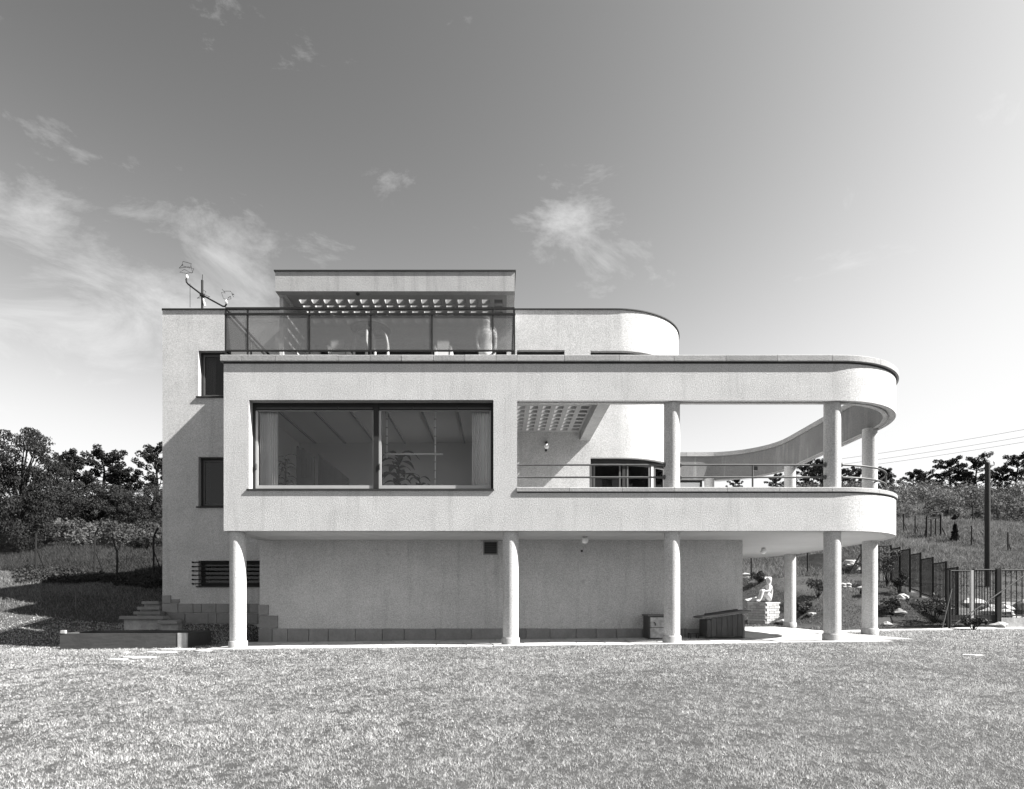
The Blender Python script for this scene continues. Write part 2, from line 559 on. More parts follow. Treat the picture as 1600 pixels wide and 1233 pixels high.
def plate(mb, us, vs, filled, fn, w0, w1):
    """a slab over the grid us x vs with the cells that filled(u, v) leaves out; fn(u, v, w) -> point"""
    us = sorted(us); vs = sorted(vs)
    nu, nv = len(us) - 1, len(vs) - 1
    F = [[filled((us[i] + us[i + 1]) / 2, (vs[j] + vs[j + 1]) / 2) for j in range(nv)] for i in range(nu)]
    idx = {}
    def vert(i, j, w):
        key = (i, j, w)
        if key not in idx:
            idx[key] = len(mb.v); mb.v.append(tuple(fn(us[i], vs[j], w)))
        return idx[key]
    def get(i, j):
        return 0 <= i < nu and 0 <= j < nv and F[i][j]
    for i in range(nu):
        for j in range(nv):
            if not F[i][j]: continue
            for w in (w0, w1):
                mb.f.append((vert(i, j, w), vert(i + 1, j, w), vert(i + 1, j + 1, w), vert(i, j + 1, w)))
            for (a, b, c, d, e, f) in ((i - 1, j, i, j, i, j + 1), (i + 1, j, i + 1, j, i + 1, j + 1), (i, j - 1, i, j, i + 1, j), (i, j + 1, i, j + 1, i + 1, j + 1)):
                if not get(a, b):
                    mb.f.append((vert(c, d, w0), vert(e, f, w0), vert(e, f, w1), vert(c, d, w1)))

def path_wall(name, path, s0, s1, z0, z1, openings, thick, mat, parent):
    us = set(path.samples(s0, s1)); vs = {z0, z1}
    for (a, b, c, d) in openings:
        us |= {a, b}; vs |= {c, d}
        us |= set(path.samples(a, b))
    us = sorted(us); us = [u for k, u in enumerate(us) if k == 0 or u - us[k - 1] > 1e-5]
    mb = MB()
    def filled(u, v):
        return not any(a < u < b and c < v < d for (a, b, c, d) in openings)
    def fn(u, v, w):
        p, n = path.at(u)
        return (p.x + n.x * w, p.y + n.y * w, v)
    plate(mb, us, vs, filled, fn, 0.0, -thick)
    return smooth_by_angle(fix_normals(mb.build(name, mat, parent)), 25)

# ------------------------------------------------------------------ the house
Z_SOF, Z_FLOOR, Z_BCOP0, Z_BCOP1 = 2.529, 2.75, 3.393, 3.497
Z_BEAM, Z_COP0, Z_COP1, Z_TERR = 5.436, 6.293, 6.436, 6.30
Z_ROOF, Z_FAS = 9.47, 8.96
XL, XR = -6.15, 0.40                 # projecting block
D_REC, D_MAIN = 2.02, 4.15           # recessed ground floor, main front
XW = -9.84                           # left end of the main body
PI = math.pi

house = thing('house', 'white roughcast modernist villa on round columns with curved balcony and flat roof', 'house', (0, 0, 0))

ring = Path((XR, 0), [('L', (7.6, 0)), ('A', (7.6, 2.34), PI / 2), ('L', (9.94, 6.66)), ('A', (7.6, 6.66), PI / 2), ('L', (4.6, 9.0))])
main = Path((XW, D_MAIN), [('L', (3.41, D_MAIN)), ('A', (3.41, 6.60), PI / 2), ('L', (5.86, 15.5))])
def s_main(x): return x - XW        # on the straight part
S_ARC = s_main(3.41)

# --- projecting block on the main floor
WX0, WX1, WZ0, WZ1 = -5.586, -0.129, 3.45, 5.45
mb = MB()
plate(mb, {XL, WX0, WX1, XR}, {Z_SOF, WZ0, WZ1, Z_COP0}, lambda u, v: not (WX0 < u < WX1 and WZ0 < v < WZ1),
      lambda u, v, w: (u, w, v), 0.0, 0.30)
fix_normals(mb.build('front_wall', M['plaster'], house))
MB().box(XL, XL + .3, .30, D_MAIN, Z_SOF, Z_COP0).build('side_wall', M['plaster'], house)
mb = MB()
DY0, DY1, DZ1 = .95, 3.45, 5.15
plate(mb, {.30, DY0, DY1, D_MAIN}, {Z_SOF, Z_FLOOR + .03, DZ1, Z_COP0}, lambda u, v: not (DY0 < u < DY1 and Z_FLOOR + .03 < v < DZ1),
      lambda u, v, w: (w, u, v), XR, XR - .3)
fix_normals(mb.build('side_wall', M['plaster'], house))
bd = sub('added_balcony_door', house, (XR - .15, 2.2, Z_FLOOR))  # unseen glazed door, added to let sun brighten the room
mb = MB(); z0 = Z_FLOOR + .032
mb.box(XR - .20, XR - .13, DY0 + .002, DY1 - .002, DZ1 - .07, DZ1 - .002); mb.box(XR - .20, XR - .13, DY0 + .002, DY1 - .002, z0, z0 + .07)
for y in (DY0 + .002, 2.17, DY1 - .072): mb.box(XR - .20, XR - .13, y, y + .07, z0 + .07, DZ1 - .07)
mb.build('frame', M['darkpaint'], bd)
for a, b in ((DY0 + .072, 2.17), (2.24, DY1 - .072)): MB().box(XR - .168, XR - .162, a, b, z0 + .07, DZ1 - .07).build('pane', M['pane'], bd)
mb = MB()
mb.box(XL + .3, XR - .3, .30, D_MAIN, Z_SOF, Z_FLOOR)
mb.build('block_floor', M['soffit'], house)
mb = MB(); mb.box(XL + .3, XR - .3, .30, D_MAIN, 5.62, Z_TERR - .02)
mb.build('terrace_slab', M['soffit'], house)
# room behind the big window
MB().box(XL + .31, XR - .31, .31, D_MAIN - .02, Z_FLOOR, Z_FLOOR + .02).build('room_floor', M['room_floor'], house)
mb = MB()
mb.box(XL + .30, XL + .33, .32, D_MAIN - .04, Z_FLOOR + .02, 5.58)
mb.box(XR - .33, XR - .30, .32, .94, Z_FLOOR + .02, 5.58); mb.box(XR - .33, XR - .30, 3.46, D_MAIN - .04, Z_FLOOR + .02, 5.58)
mb.box(XR - .33, XR - .30, .94, 3.46, 5.16, 5.58)
mb.box(XL + .34, XR - .34, D_MAIN - .04, D_MAIN - .005, Z_FLOOR + .02, 5.58)
mb.build('room_lining', M['room_wall'], house)
ceil = MB().box(XL + .31, XR - .31, .31, D_MAIN - .01, 5.585, 5.615).build('room_ceiling', M['ceiling'], house)
for k in range(7):
    x = -5.35 + k * .87
    MB().box(x - .025, x + .025, .35, D_MAIN - .05, 5.545, 5.584).build('ceiling_rib', M['rib'], ceil)

# --- main body
UWX0 = -8.79
win_l = [(-8.79, -6.95, 7.62, 8.92), (-8.79, -6.95, 3.72, 5.12), (-8.79, -6.86, 1.42, 2.11)]
win_l = []
for (ya, yb, x1) in ((548, 620, -7.0), (714, 792, -7.0), (876, 916, -6.72)):
    za = W(0, yb, D_MAIN).z; zb = W(0, ya, D_MAIN).z
    win_l.append((UWX0, x1, za, zb))
ZH = W(0, 547, D_MAIN).z
th = lambda deg: S_ARC + math.radians(deg) * 2.45
up_w = [(s_main(.52), s_main(1.91), 6.9, ZH), (s_main(2.67), th(38), 6.9, ZH - .02)]
ZD = W(0, 715, D_MAIN).z
main_w = [(s_main(2.67), th(62), 3.05, ZD)]
terr_w = (-5.25, .22, 6.36, ZH)
ops = [(s_main(a), s_main(b), c, d) for (a, b, c, d) in win_l + [terr_w]] + up_w + main_w
path_wall('main_wall', main, 0, main.length, -.4, Z_ROOF, ops, .35, M['plaster'], house)
MB().box(XW, XW + .35, D_MAIN + .35, 15.5, -.4, Z_ROOF).build('side_wall', M['plaster'], house)
MB().box(XW, 5.86, 15.5, 15.85, -.4, Z_ROOF).build('rear_wall', M['plaster'], house)
def offset_poly(path, s0, s1, off):
    out = []
    for s in path.samples(s0, s1):
        p, n = path.at(s); out.append((p.x + n.x * off, p.y + n.y * off))
    return out
body_in = offset_poly(main, .35, main.length, -.35) + [(XW + .35, 15.5)]
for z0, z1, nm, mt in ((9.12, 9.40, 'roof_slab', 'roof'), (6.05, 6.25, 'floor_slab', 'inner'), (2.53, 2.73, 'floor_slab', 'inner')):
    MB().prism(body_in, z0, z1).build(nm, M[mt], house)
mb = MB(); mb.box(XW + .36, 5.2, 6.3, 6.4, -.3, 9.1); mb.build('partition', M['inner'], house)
mb = MB()
sweep(mb, main, 0, main.length, [(.035, Z_ROOF + .002), (.035, Z_ROOF + .034), (-.40, Z_ROOF + .034), (-.40, Z_ROOF + .002)])
fix_normals(mb.build('roof_flashing', M['flashing'], house))
MB().box(XW - .035, XW + .36, D_MAIN + .02, 15.8, Z_ROOF + .002, Z_ROOF + .033).build('roof_flashing', M['flashing'], house)

# --- recessed ground floor
XG0, XG1 = XL, 6.25
MB().box(XG0, XG1, D_REC, D_REC + .3, -.35, Z_SOF - .002).build('ground_floor_wall', M['plaster'], house)
MB().box(XG0, XG0 + .3, D_REC + .3, D_MAIN, -.35, Z_SOF - .002).build('side_wall', M['plaster'], house)
MB().box(XG1 - .3, XG1, D_REC + .3, 9.0, -.35, Z_SOF - .002).build('side_wall', M['plaster'], house)

# --- plinth stones
def stone(x0, x1, z0, z1, y, parent=house, name='plinth_stone'):
    g = .006; mb = MB()
    yo = y - .035 - random.uniform(0, .012)
    c = .008
    a = [(x0 + g, y, z0 + g), (x1 - g, y, z0 + g), (x1 - g, y, z1 - g), (x0 + g, y, z1 - g)]
    b = [(x0 + g, yo + c, z0 + g), (x1 - g, yo + c, z0 + g), (x1 - g, yo + c, z1 - g), (x0 + g, yo + c, z1 - g)]
    e = [(x0 + g + c, yo, z0 + g + c), (x1 - g - c, yo, z0 + g + c), (x1 - g - c, yo, z1 - g - c), (x0 + g + c, yo, z1 - g - c)]
    vs = a + b + e; fs = []
    for q in (0, 4):
        for k in range(4):
            l = (k + 1) % 4
            fs.append((q + k, q + 4 + k, q + 4 + l, q + l))
    fs.append((11, 10, 9, 8))
    mb.add(vs, fs)
    return fix_normals(mb.build(name, M['plinth'], parent))
def at_rec(px): return (px - 780) * (CD + D_REC) / FPX
joints = [404, 426, 450, 483, 513.5, 556, 598, 632, 681, 737, 786, 822, 859, 900, 931, 963, 1003, 1046, 1070, 1108, 1160]
for a, b in zip(joints[:-1], joints[1:]):
    stone(at_rec(a), at_rec(b), -.12, .262 + random.uniform(-.004, .004), D_REC)
stone(at_rec(405.5), at_rec(435), .268, .595, D_REC)
stone(at_rec(404), at_rec(420), .60, .87, D_REC)
def at_m(px): return (px - 780) * (CD + D_MAIN) / FPX
def zm(py): return W(0, py, D_MAIN).z
for row, y0, y1 in (([254, 279, 302.5, 316, 338.5, 362, 390, 410], 943, 958), ([254, 262, 290, 326, 339.5, 372, 404], 958.3, 975)):
    for a, b in zip(row[:-1], row[1:]):
        stone(at_m(a), at_m(b), zm(y1), zm(y0), D_MAIN)
stone(at_m(254), at_m(268), zm(942.8), zm(930), D_MAIN)
stone(at_m(268.2), at_m(281), zm(942.8), zm(936), D_MAIN)

# --- balcony slab and its parapet
mb = MB()
sweep(mb, ring, 0, ring.length, [(0, Z_SOF), (0, Z_BCOP0), (-.20, Z_BCOP0), (-.20, Z_SOF)])
smooth_by_angle(fix_normals(mb.build('balcony_parapet', M['plaster'], house)), 25)
slab = offset_poly(ring, 0, ring.length, -.20) + [(4.6, 8.0), (XR, 8.0)]
MB().prism(slab, Z_SOF, Z_FLOOR).build('balcony_slab', M['soffit'], house)

# --- ring beam
mb = MB()
sweep(mb, ring, 0, ring.length, [(0, Z_BEAM), (0, Z_COP0), (-.27, Z_COP0), (-.27, Z_BEAM), (-.17, Z_BEAM), (-.17, Z_BEAM + .035), (-.11, Z_BEAM + .035), (-.11, Z_BEAM)])
rb = smooth_by_angle(fix_normals(mb.build('ring_beam', M['plaster'], house)), 25)
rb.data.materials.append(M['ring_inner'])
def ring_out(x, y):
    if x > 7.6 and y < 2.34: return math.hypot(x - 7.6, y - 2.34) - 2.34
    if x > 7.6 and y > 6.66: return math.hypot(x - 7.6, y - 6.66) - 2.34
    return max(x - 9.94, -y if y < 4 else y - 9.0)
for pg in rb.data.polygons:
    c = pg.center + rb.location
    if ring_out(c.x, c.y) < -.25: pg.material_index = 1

# --- coping stones
def coping_run(path, s_list, z0, z1, out, inn):
    for a, b in zip(s_list[:-1], s_list[1:]):
        mb = MB(); g = .004; c = .012
        t = random.uniform(-.004, .004)
        sweep(mb, path, a + g, b - g, [(out - c, z0 + .001), (out, z0 + .001 + c), (out, z1 + t - c), (out - c, z1 + t), (-inn, z1 + t), (-inn, z0 + .001)])
        smooth_by_angle(fix_normals(mb.build('coping_stone', M['coping'], house)), 25)
front = Path((XL - .055, 0), [('L', (XR, 0))])
fj = [0] + [(240 + q / 4 - 345.5) / 70 for q in (557, 767, 963, 1157, 1357, 1553)]
q = [(600 + t / 3.2 - 345.5) / 70 for t in (90, 248, 405, 560, 668)]
fj = sorted(set([round(v, 4) for v in fj + q]))
fj[-1] = front.length
coping_run(front, fj, Z_COP0, Z_COP1, .06, .34)
rs = [0]
while rs[-1] < ring.length - 1.0:
    rs.append(rs[-1] + random.choice([1.15, 1.05, 1.22]))
rs[-1] = ring.length
coping_run(ring, rs, Z_COP0, Z_COP1, .06, .32)
rs = [0]
while rs[-1] < ring.length - 1.0:
    rs.append(rs[-1] + random.choice([1.17, 1.10, 1.2]))
rs[-1] = ring.length
rs[0] = -.012
coping_run(ring, rs, Z_BCOP0, Z_BCOP1, .035, .25)
MB().box(XL - .05, XL + .3, .36, D_MAIN, Z_COP0 + .001, Z_COP1 - .004).build('coping_stone', M['coping'], house)

# --- dark strip painting the shadow line below the coping
for pth_, s1_, z_, h_, nm in ((front, front.length, Z_COP0, .034, 'coping_shadow_strip'), (ring, ring.length, Z_COP0, .034, 'coping_shadow_strip'), (ring, ring.length, Z_BCOP0, .02, 'coping_shadow_strip')):
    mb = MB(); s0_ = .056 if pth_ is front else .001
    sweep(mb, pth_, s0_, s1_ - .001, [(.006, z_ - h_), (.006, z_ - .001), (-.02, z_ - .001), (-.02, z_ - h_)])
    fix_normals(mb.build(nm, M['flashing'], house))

# --- columns
cols = [(-5.93, .23, False), (.26, .23, False), (3.92, .23, True), (7.56, .23, True), (9.71, 2.34, True), (9.71, 6.66, True), (7.75, 8.77, True)]
for (x, y, upper) in cols:
    g = gz(x, y)
    zb = min(g, .1) - .15
    c = MB().lathe((x, y, 0), [(.178, zb), (.178, Z_SOF - .001)], 40).build('column', M['plaster'], house)
    b0 = g + .17
    MB().lathe((x, y, 0), [(.205, zb), (.205, b0 - .012), (.195, b0), (.181, b0 + .003)], 40).build('column_base', M['plaster_old'], c)
    if upper:
        MB().lathe((x, y, 0), [(.176, Z_BCOP0 - .6), (.176, Z_BEAM + .034)], 40).build('column', M['plaster'], house)

# --- lattice over the balcony, its edge beam
def lattice(name, x0, x1, y0, y1, z0, z1, nx, ny, pitch, hole, ox, oy, mat):
    mb = MB(); us = {x0, x1}; vs = {y0, y1}
    hx = [(ox + i * pitch, ox + i * pitch + hole) for i in range(nx)]
    hy = [(oy + j * pitch, oy + j * pitch + hole) for j in range(ny)]
    for a, b in hx: us |= {a, b}
    for a, b in hy: vs |= {a, b}
    def filled(u, v):
        return not (any(a < u < b for a, b in hx) and any(a < v < b for a, b in hy))
    plate(mb, us, vs, filled, lambda u, v, w: (u, v, w), z0, z1)
    return fix_normals(mb.build(name, mat, house))
lattice('balcony_lattice', XR + .002, 2.348, .272, D_MAIN - .002, 5.89, 6.06, 6, 11, .325, .205, .46, .48, M['concrete'])
MB().box(2.35, 2.65, .272, D_MAIN - .002, 5.65, 6.28).build('lattice_beam', M['plaster_old'], house)

# --- roof canopy with lattice over the terrace
CX0, CX1, CD0 = -5.78, .40, 2.10
MB().box(CX0, CX1, CD0, CD0 + .2, Z_FAS, Z_ROOF).build('canopy_fascia', M['plaster_old'], house)
MB().box(CX0, CX0 + .2, CD0 + .2, D_MAIN, Z_FAS, Z_ROOF).build('canopy_beam', M['plaster'], house)
MB().box(CX1 - .2, CX1, CD0 + .2, D_MAIN, Z_FAS, Z_ROOF).build('canopy_beam', M['plaster'], house)
lattice('canopy_lattice', CX0 + .201, CX1 - .201, CD0 + .201, D_MAIN - .002, Z_FAS + .01, Z_FAS + .18, 17, 3, .325, .215, -5.33, 2.55, M['concrete'])
MB().box(CX0, CX0 + .1, 2.40, D_MAIN, Z_TERR, Z_FAS - .002).build('canopy_side_wall', M['plaster'], house)
mb = MB()
mb.box(CX0 - .03, CX1 + .03, CD0 - .03, CD0 + .21, Z_ROOF + .002, Z_ROOF + .03)
mb.box(CX0 - .03, CX0 + .21, CD0 + .21, D_MAIN, Z_ROOF + .002, Z_ROOF + .03)
mb.box(CX1 - .21, CX1 + .03, CD0 + .21, D_MAIN, Z_ROOF + .002, Z_ROOF + .03)
mb.build('canopy_flashing', M['flashing'], house)
sp = W(559, 459, CD0 + .1)
MB().lathe((sp.x, sp.y, Z_FAS - .05), [(.03, 0), (.045, .02), (.045, .049)], 14).build('canopy_spotlight', M['bakelite'], house)

# --- windows
def frame_mb(x0, x1, z0, z1, y0, y1, w, wb=None):
    wb = w if wb is None else wb
    mb = MB()
    mb.box(x0, x1, y0, y1, z0, z0 + wb); mb.box(x0, x1, y0, y1, z1 - w, z1)
    mb.box(x0, x0 + w, y0, y1, z0 + wb, z1 - w); mb.box(x1 - w, x1, y0, y1, z0 + wb, z1 - w)
    return mb
# the large living-room window
wn = sub('window', house, (WX0, .2, WZ0))
wn['label'] = 'wide two-pane living room window with dark frame'
FY = .20
XM0, XM1 = (583 - 780) / 70 * 1.012, (591 - 780) / 70 * 1.012
mb = frame_mb(WX0 + .002, WX1 - .002, WZ0 + .03, WZ1 - .002, FY, FY + .09, .055, .03)
mb.box(XM0, XM1, FY - .01, FY + .09, WZ0 + .06, WZ1 - .057)
mb.build('frame', M['darkpaint'], wn)
MB().box(WX0 - .045, WX1 + .015, -.032, FY - .001, WZ0 - .022, WZ0 + .012).build('sill', M['flashing'], wn)
for (a, b) in ((WX0 + .06, XM0 - .003), (XM1 + .003, WX1 - .06)):
    zt = WZ1 - .06
    MB().box(a, b, FY + .005, FY + .075, zt - .10, zt).build('roller_box', M['darkpaint'], wn)
    mb = MB()
    for fx in (.30, .70):
        xx = a + (b - a) * fx; mb.box(xx - .02, xx + .02, FY - .012, FY + .004, zt - .085, zt - .03)
    mb.build('latch', M['bakelite'], wn)
    mb = MB(); mb.box(a + .02, b - .02, FY - .002, FY + .0045, zt - .072, zt - .045); mb.build('roller_slot', M['rail'], wn)
    mb = MB(); sz0, sz1 = WZ0 + .061, zt - .101
    mb.box(a, b, FY + .015, FY + .07, sz0, sz0 + .075); mb.box(a, b, FY + .03, FY + .07, sz1 - .02, sz1)
    mb.box(a, a + .055, FY + .015, FY + .07, sz0 + .075, sz1 - .02); mb.box(b - .025, b, FY + .03, FY + .07, sz0 + .075, sz1 - .02)
    sash = mb.build('sash', M['lightpaint'], wn)
    MB().box(a + .055, b - .025, FY + .046, FY + .052, WZ0 + .136, zt - .121).build('pane', M['pane'], sash)
    MB().box(a + .012, a + .03, FY - .03, FY + .014, WZ0 + .50, WZ0 + .62).build('handle', M['rail'], sash)

def left_window(x0, x1, z0, z1, grille=False):
    w = sub('window', house, (x0, D_MAIN, z0))
    y = D_MAIN + .16
    mb = frame_mb(x0 + .002, x1 - .002, z0 + .002, z1 - .002, y, y + .07, .06)
    xm = (x0 + x1) / 2
    mb.box(xm - .04, xm + .04, y - .005, y + .07, z0 + .062, z1 - .062)
    mb.build('frame', M['darkpaint'], w)
    for a, b in ((x0 + .063, xm - .043), (xm + .043, x1 - .063)):
        s = frame_mb(a, b, z0 + .063, z1 - .063, y + .012, y + .06, .045).build('sash', M['darkpaint'] if grille else M['rail'], w)
        MB().box(a + .045, b - .045, y + .03, y + .036, z0 + .108, z1 - .108).build('pane', M['pane_dark'], s)
    MB().box(x0 - .05, x1 + .05, D_MAIN - .05, y - .001, z0 - .028, z0 + .006).build('sill', M['flashing'], w)
    if grille:
        for k in range(6):
            z = z0 + .07 + k * (z1 - z0 - .12) / 5
            MB().tube([(x0 - .16, D_MAIN - .04, z), (x1 + .1, D_MAIN - .04, z)], .014, 8).tube([(x0 - .15, D_MAIN - .055, z), (x0 - .15, D_MAIN + .01, z)], .024, 8).build('grille_bar', M['iron'], w)
    return w
for i, (a, b, c, d) in enumerate(win_l):
    left_window(a, b, c, d, i == 2)

def curved_window(s0, s1, z0, z1, posts, light=True, name='window'):
    p, n = main.at((s0 + s1) / 2)
    w = sub(name, house, (p.x, p.y, z0))
    T0, T1 = -.14, -.20
    mb = MB()
    sweep(mb, main, s0 + .003, s1 - .003, [(T0, z0 + .002), (T0, z0 + .05), (T1, z0 + .05), (T1, z0 + .002)])
    fix_normals(mb.build('foot_frame', M['darkpaint'], w)); mb = MB()
    sweep(mb, main, s0 + .003, s1 - .003, [(T0, z1 - .13), (T0, z1 - .002), (T1, z1 - .002), (T1, z1 - .13)])
    fix_normals(mb.build('head_frame', M['darkpaint'], w))
    edges = [s0 + .004] + posts + [s1 - .004]
    for k, s in enumerate(edges):
        mb = MB(); hw = .05
        a = min(max(s, s0 + .004 + hw), s1 - .004 - hw)
        sweep(mb, main, a - hw, a + hw, [(T0 + .01, z0 + .051), (T0 + .01, z1 - .131), (T1 - .01, z1 - .131), (T1 - .01, z0 + .051)])
        fix_normals(mb.build('mullion', M['lightpaint'] if (light and k == 2) else M['darkpaint'], w))
    for a, b in zip(edges[:-1], edges[1:]):
        a += .10; b -= .10
        if light:
            mb = MB()
            for (q0, q1, y0, y1) in ((a, b, z1 - .20, z1 - .135), (a, b, z0 + .055, z0 + .12), (a, a + .05, z0 + .121, z1 - .201), (b - .05, b, z0 + .121, z1 - .201)):
                sweep(mb, main, q0, q1, [(T0 - .005, y0), (T0 - .005, y1), (T1 + .01, y1), (T1 + .01, y0)])
            s = fix_normals(mb.build('sash', M['rail'], w))
        else:
            s = w
        mb = MB()
        sweep(mb, main, a + .051, b - .051, [(-.166, z0 + .125), (-.166, z1 - .205), (-.172, z1 - .205), (-.172, z0 + .125)])
        fix_normals(mb.build('pane', M['pane_dark'], s))
    return w
sw = main_w[0]
curved_window(sw[0], sw[1], sw[2], sw[3], [sw[0] + 1.02, sw[0] + 2.05, sw[0] + 2.75])
for sw in up_w:
    curved_window(sw[0], sw[1], sw[2], sw[3], [(sw[0] + sw[1]) / 2], light=False)

curved_window(s_main(terr_w[0]), s_main(terr_w[1]), terr_w[2], terr_w[3], [s_main(-3.9), s_main(-2.5), s_main(-1.1)], light=False)

# --- glazed screen below the rear of the ring beam
g0 = sub('glazed_screen', house, (6.8, 8.85, Z_FLOOR))
frame_mb(5.9, 7.50, Z_FLOOR + .01, Z_BEAM - .004, 8.80, 8.88, .07).build('frame', M['darkpaint'], g0)
MB().box(5.98, 7.42, 8.835, 8.841, Z_FLOOR + .085, Z_BEAM - .08).build('pane', M['pale_pane'], g0)

# --- terrace railing with wired glass
tr = sub('terrace_railing', house, (-2.9, .12, Z_COP1))
RY = .10
zr = lambda y: EYE + (940 - y) * (CD + RY) / FPX
xr = lambda x: (x - 780) * (CD + RY) / FPX
RX0, RX1 = xr(352.5), xr(804)
MB().box(RX0, RX1, RY - .018, RY + .018, zr(483.6), zr(480.6)).build('top_rail', M['iron'], tr)
MB().box(RX0 - .02, RX1 + .02, RY - .022, RY + .022, zr(492.5), zr(489.5)).build('middle_rail', M['iron'], tr)
MB().box(RX0, RX1, RY - .015, RY + .015, zr(549.4), zr(547)).build('bottom_rail', M['iron'], tr)
px_posts = [352.7, 387, 483.5, 579.5, 675, 770, 803.8]
for k, x in enumerate(px_posts):
    MB().box(xr(x) - .017, xr(x) + .017, RY - .0145, RY + .0145, Z_COP1 + .001, zr(483.6) - .001).build('post', M['iron'], tr)
for a, b in zip(px_posts[:-1], px_posts[1:]):
    MB().box(xr(a) + .02, xr(b) - .02, RY - .004, RY + .004, zr(547) + .001, zr(492.5) - .001).build('glass_pane', M['wired'], tr)
for X in (RX0 + .01, RX1 - .01):
    for (ya, yb) in ((483.6, 480.6), (492.5, 489.5), (549.4, 547)):
        MB().box(X - .017, X + .017, RY + .03, D_MAIN - .01, zr(ya), zr(yb)).build('side_rail', M['iron'], tr)
    for yy in (1.4, 2.7):
        MB().box(X - .012, X + .012, yy - .015, yy + .015, Z_TERR + .05, zr(483.6) - .001).build('post', M['iron'], tr)
    for (ya, yb) in ((.04, 1.38), (1.42, 2.68), (2.72, D_MAIN - .02)):
        MB().box(X - .004, X + .004, RY + ya, yb, Z_COP1 + .002, zr(549.4) - .002).build('glass_pane', M['wired'], tr)  # added foot pane, closes the gap to stop stray sun
        MB().box(X - .004, X + .004, RY + ya, yb, zr(547) + .001, zr(492.5) - .001).build('glass_pane', M['wired'], tr)

# --- balcony railing
br = sub('balcony_railing', house, (5, .2, Z_BCOP1))
inner = Path((XR, .20), [('L', (7.6, .20)), ('A', (7.6, 2.34), PI / 2), ('L', (9.74, 6.66)), ('A', (7.6, 6.66), PI / 2), ('L', (7.9, 8.8))][:4])
for z in (4.045, 3.765):
    pts = []
    for s in inner.samples(0, inner.length):
        p, n = inner.at(s); pts.append((p.x, p.y, z))
    o = MB().tube(pts, .021, 10).build('rail', M['rail'], br)
for px in (922.5, 1176):
    X = (px - 780) * (CD + .2) / FPX
    MB().tube([(X, .20, Z_BCOP1), (X, .20, 4.03)], .02, 10).build('post', M['rail'], br)
for s in (inner.segs[1][1] + 2.3, inner.segs[2][1] + 2.2, inner.segs[3][1] + .9):
    p, n = inner.at(s)
    MB().tube([(p.x, p.y, Z_BCOP1), (p.x, p.y, 4.03)], .02, 10).build('post', M['rail'], br)
for (x, y) in ((3.92, .2), (7.56, .2)):
    for z in (4.045, 3.765):
        for sgn in (-1, 1):
            MB().tube([(x + sgn * .172, y, z), (x + sgn * .20, y, z)], .055, 14).build('flange', M['rail'], br)
X = (1181 - 780) * (CD + .2) / FPX
MB().box(X - .05, X + .05, .225, .30, 3.93, 4.02).build('rail_box', M['bakelite'], br)

# --- small fittings on the house
v0 = sub('vent', house, (-.2, D_REC, 2.15))
vx0, vx1 = at_rec(755), at_rec(778); vz0, vz1 = W(0, 867, D_REC).z, W(0, 845.5, D_REC).z
frame_mb(vx0, vx1, vz0, vz1, D_REC - .025, D_REC + .0, .028).build('frame', M['plinth'], v0)
MB().box(vx0 + .028, vx1 - .028, D_REC - .008, D_REC - .001, vz0 + .028, vz1 - .028).build('backing', M['bakelite'], v0)
for k in range(7):
    z = vz0 + .05 + k * .045
    MB().box(vx0 + .03, vx1 - .03, D_REC - .02, D_REC - .009, z, z + .012).build('slat', M['iron'], v0)
p = W(911, 909, D_REC)
MB().box(p.x - .04, p.x + .04, D_REC - .02, D_REC - .0005, p.z - .04, p.z + .04).box(p.x - .015, p.x + .015, D_REC - .026, D_REC - .0205, p.z - .012, p.z + .012).build('socket_plate', M['lightpaint'], house)
p = W(909, 861, D_REC)
MB().tube([(p.x, D_REC - .012, p.z), (p.x, D_REC, p.z)], .03, 14).build('pipe_hole', M['bakelite'], house)
def globe_lamp(name, c, r, wall, label):
    t = thing(name, label, 'lamp', c)
    prof = [(r * math.sin(a), -r * math.cos(a)) for a in np.linspace(.05, math.pi - .05, 14)]
    MB().lathe(c, prof, 24).build('globe', M['opal'], t)
    if wall:
        MB().tube([(c[0], c[1], c[2] + r), (c[0], c[1], c[2] + r + .05), (c[0], wall, c[2] + r + .06)], [.03, .03, .035], 12).build('fitting', M['rail'], t)
    else:
        MB().lathe((c[0], c[1], c[2] + r - .012), [(.05, 0), (.065, .02), (.065, Z_SOF - .001 - c[2] - r + .012)], 20).build('fitting', M['lightpaint'], t)
    return t
globe_lamp('globe_lamp', ((914 - 780) * (CD + 1.12) / FPX, 1.12, 2.425), .082, None, 'white globe lamp under the soffit between the second and third columns')
globe_lamp('globe_lamp', ((1193 - 780) * (CD + 4.24) / FPX, 4.24, 2.425), .085, None, 'white globe lamp under the soffit of the balcony near the statue')
pb = W(854, 697.5, D_MAIN - .12)
globe_lamp('globe_lamp', (pb.x, pb.y, pb.z), .075, D_MAIN, 'white globe wall lamp on the shaded balcony wall below the lattice')
p = W(853, 704, D_MAIN)
MB().tube([(p.x, D_MAIN - .03, p.z), (p.x, D_MAIN, p.z)], .035, 14).build('bell_button', M['bakelite'], house)

# ------------------------------------------------------------------ paving
pav = MB()
mort = Path((XR, 0), [('L', (7.6, 0))])
def in_paving(x, y):
    if -6.55 < x < 6.3 and -.17 < y < 2.0: return True
    if 6.2 < x < 9.4 and -.12 < y < 7.4:
        if x > 7.6 and y < 1.8:
            return (x - 7.6) ** 2 + (y - 1.8) ** 2 < 1.92 ** 2
        return x < 9.4 + .0
    return False
paving = thing('paving', 'pale irregular flagstone paving along the house', None, (0, 0, 0), kind='structure')
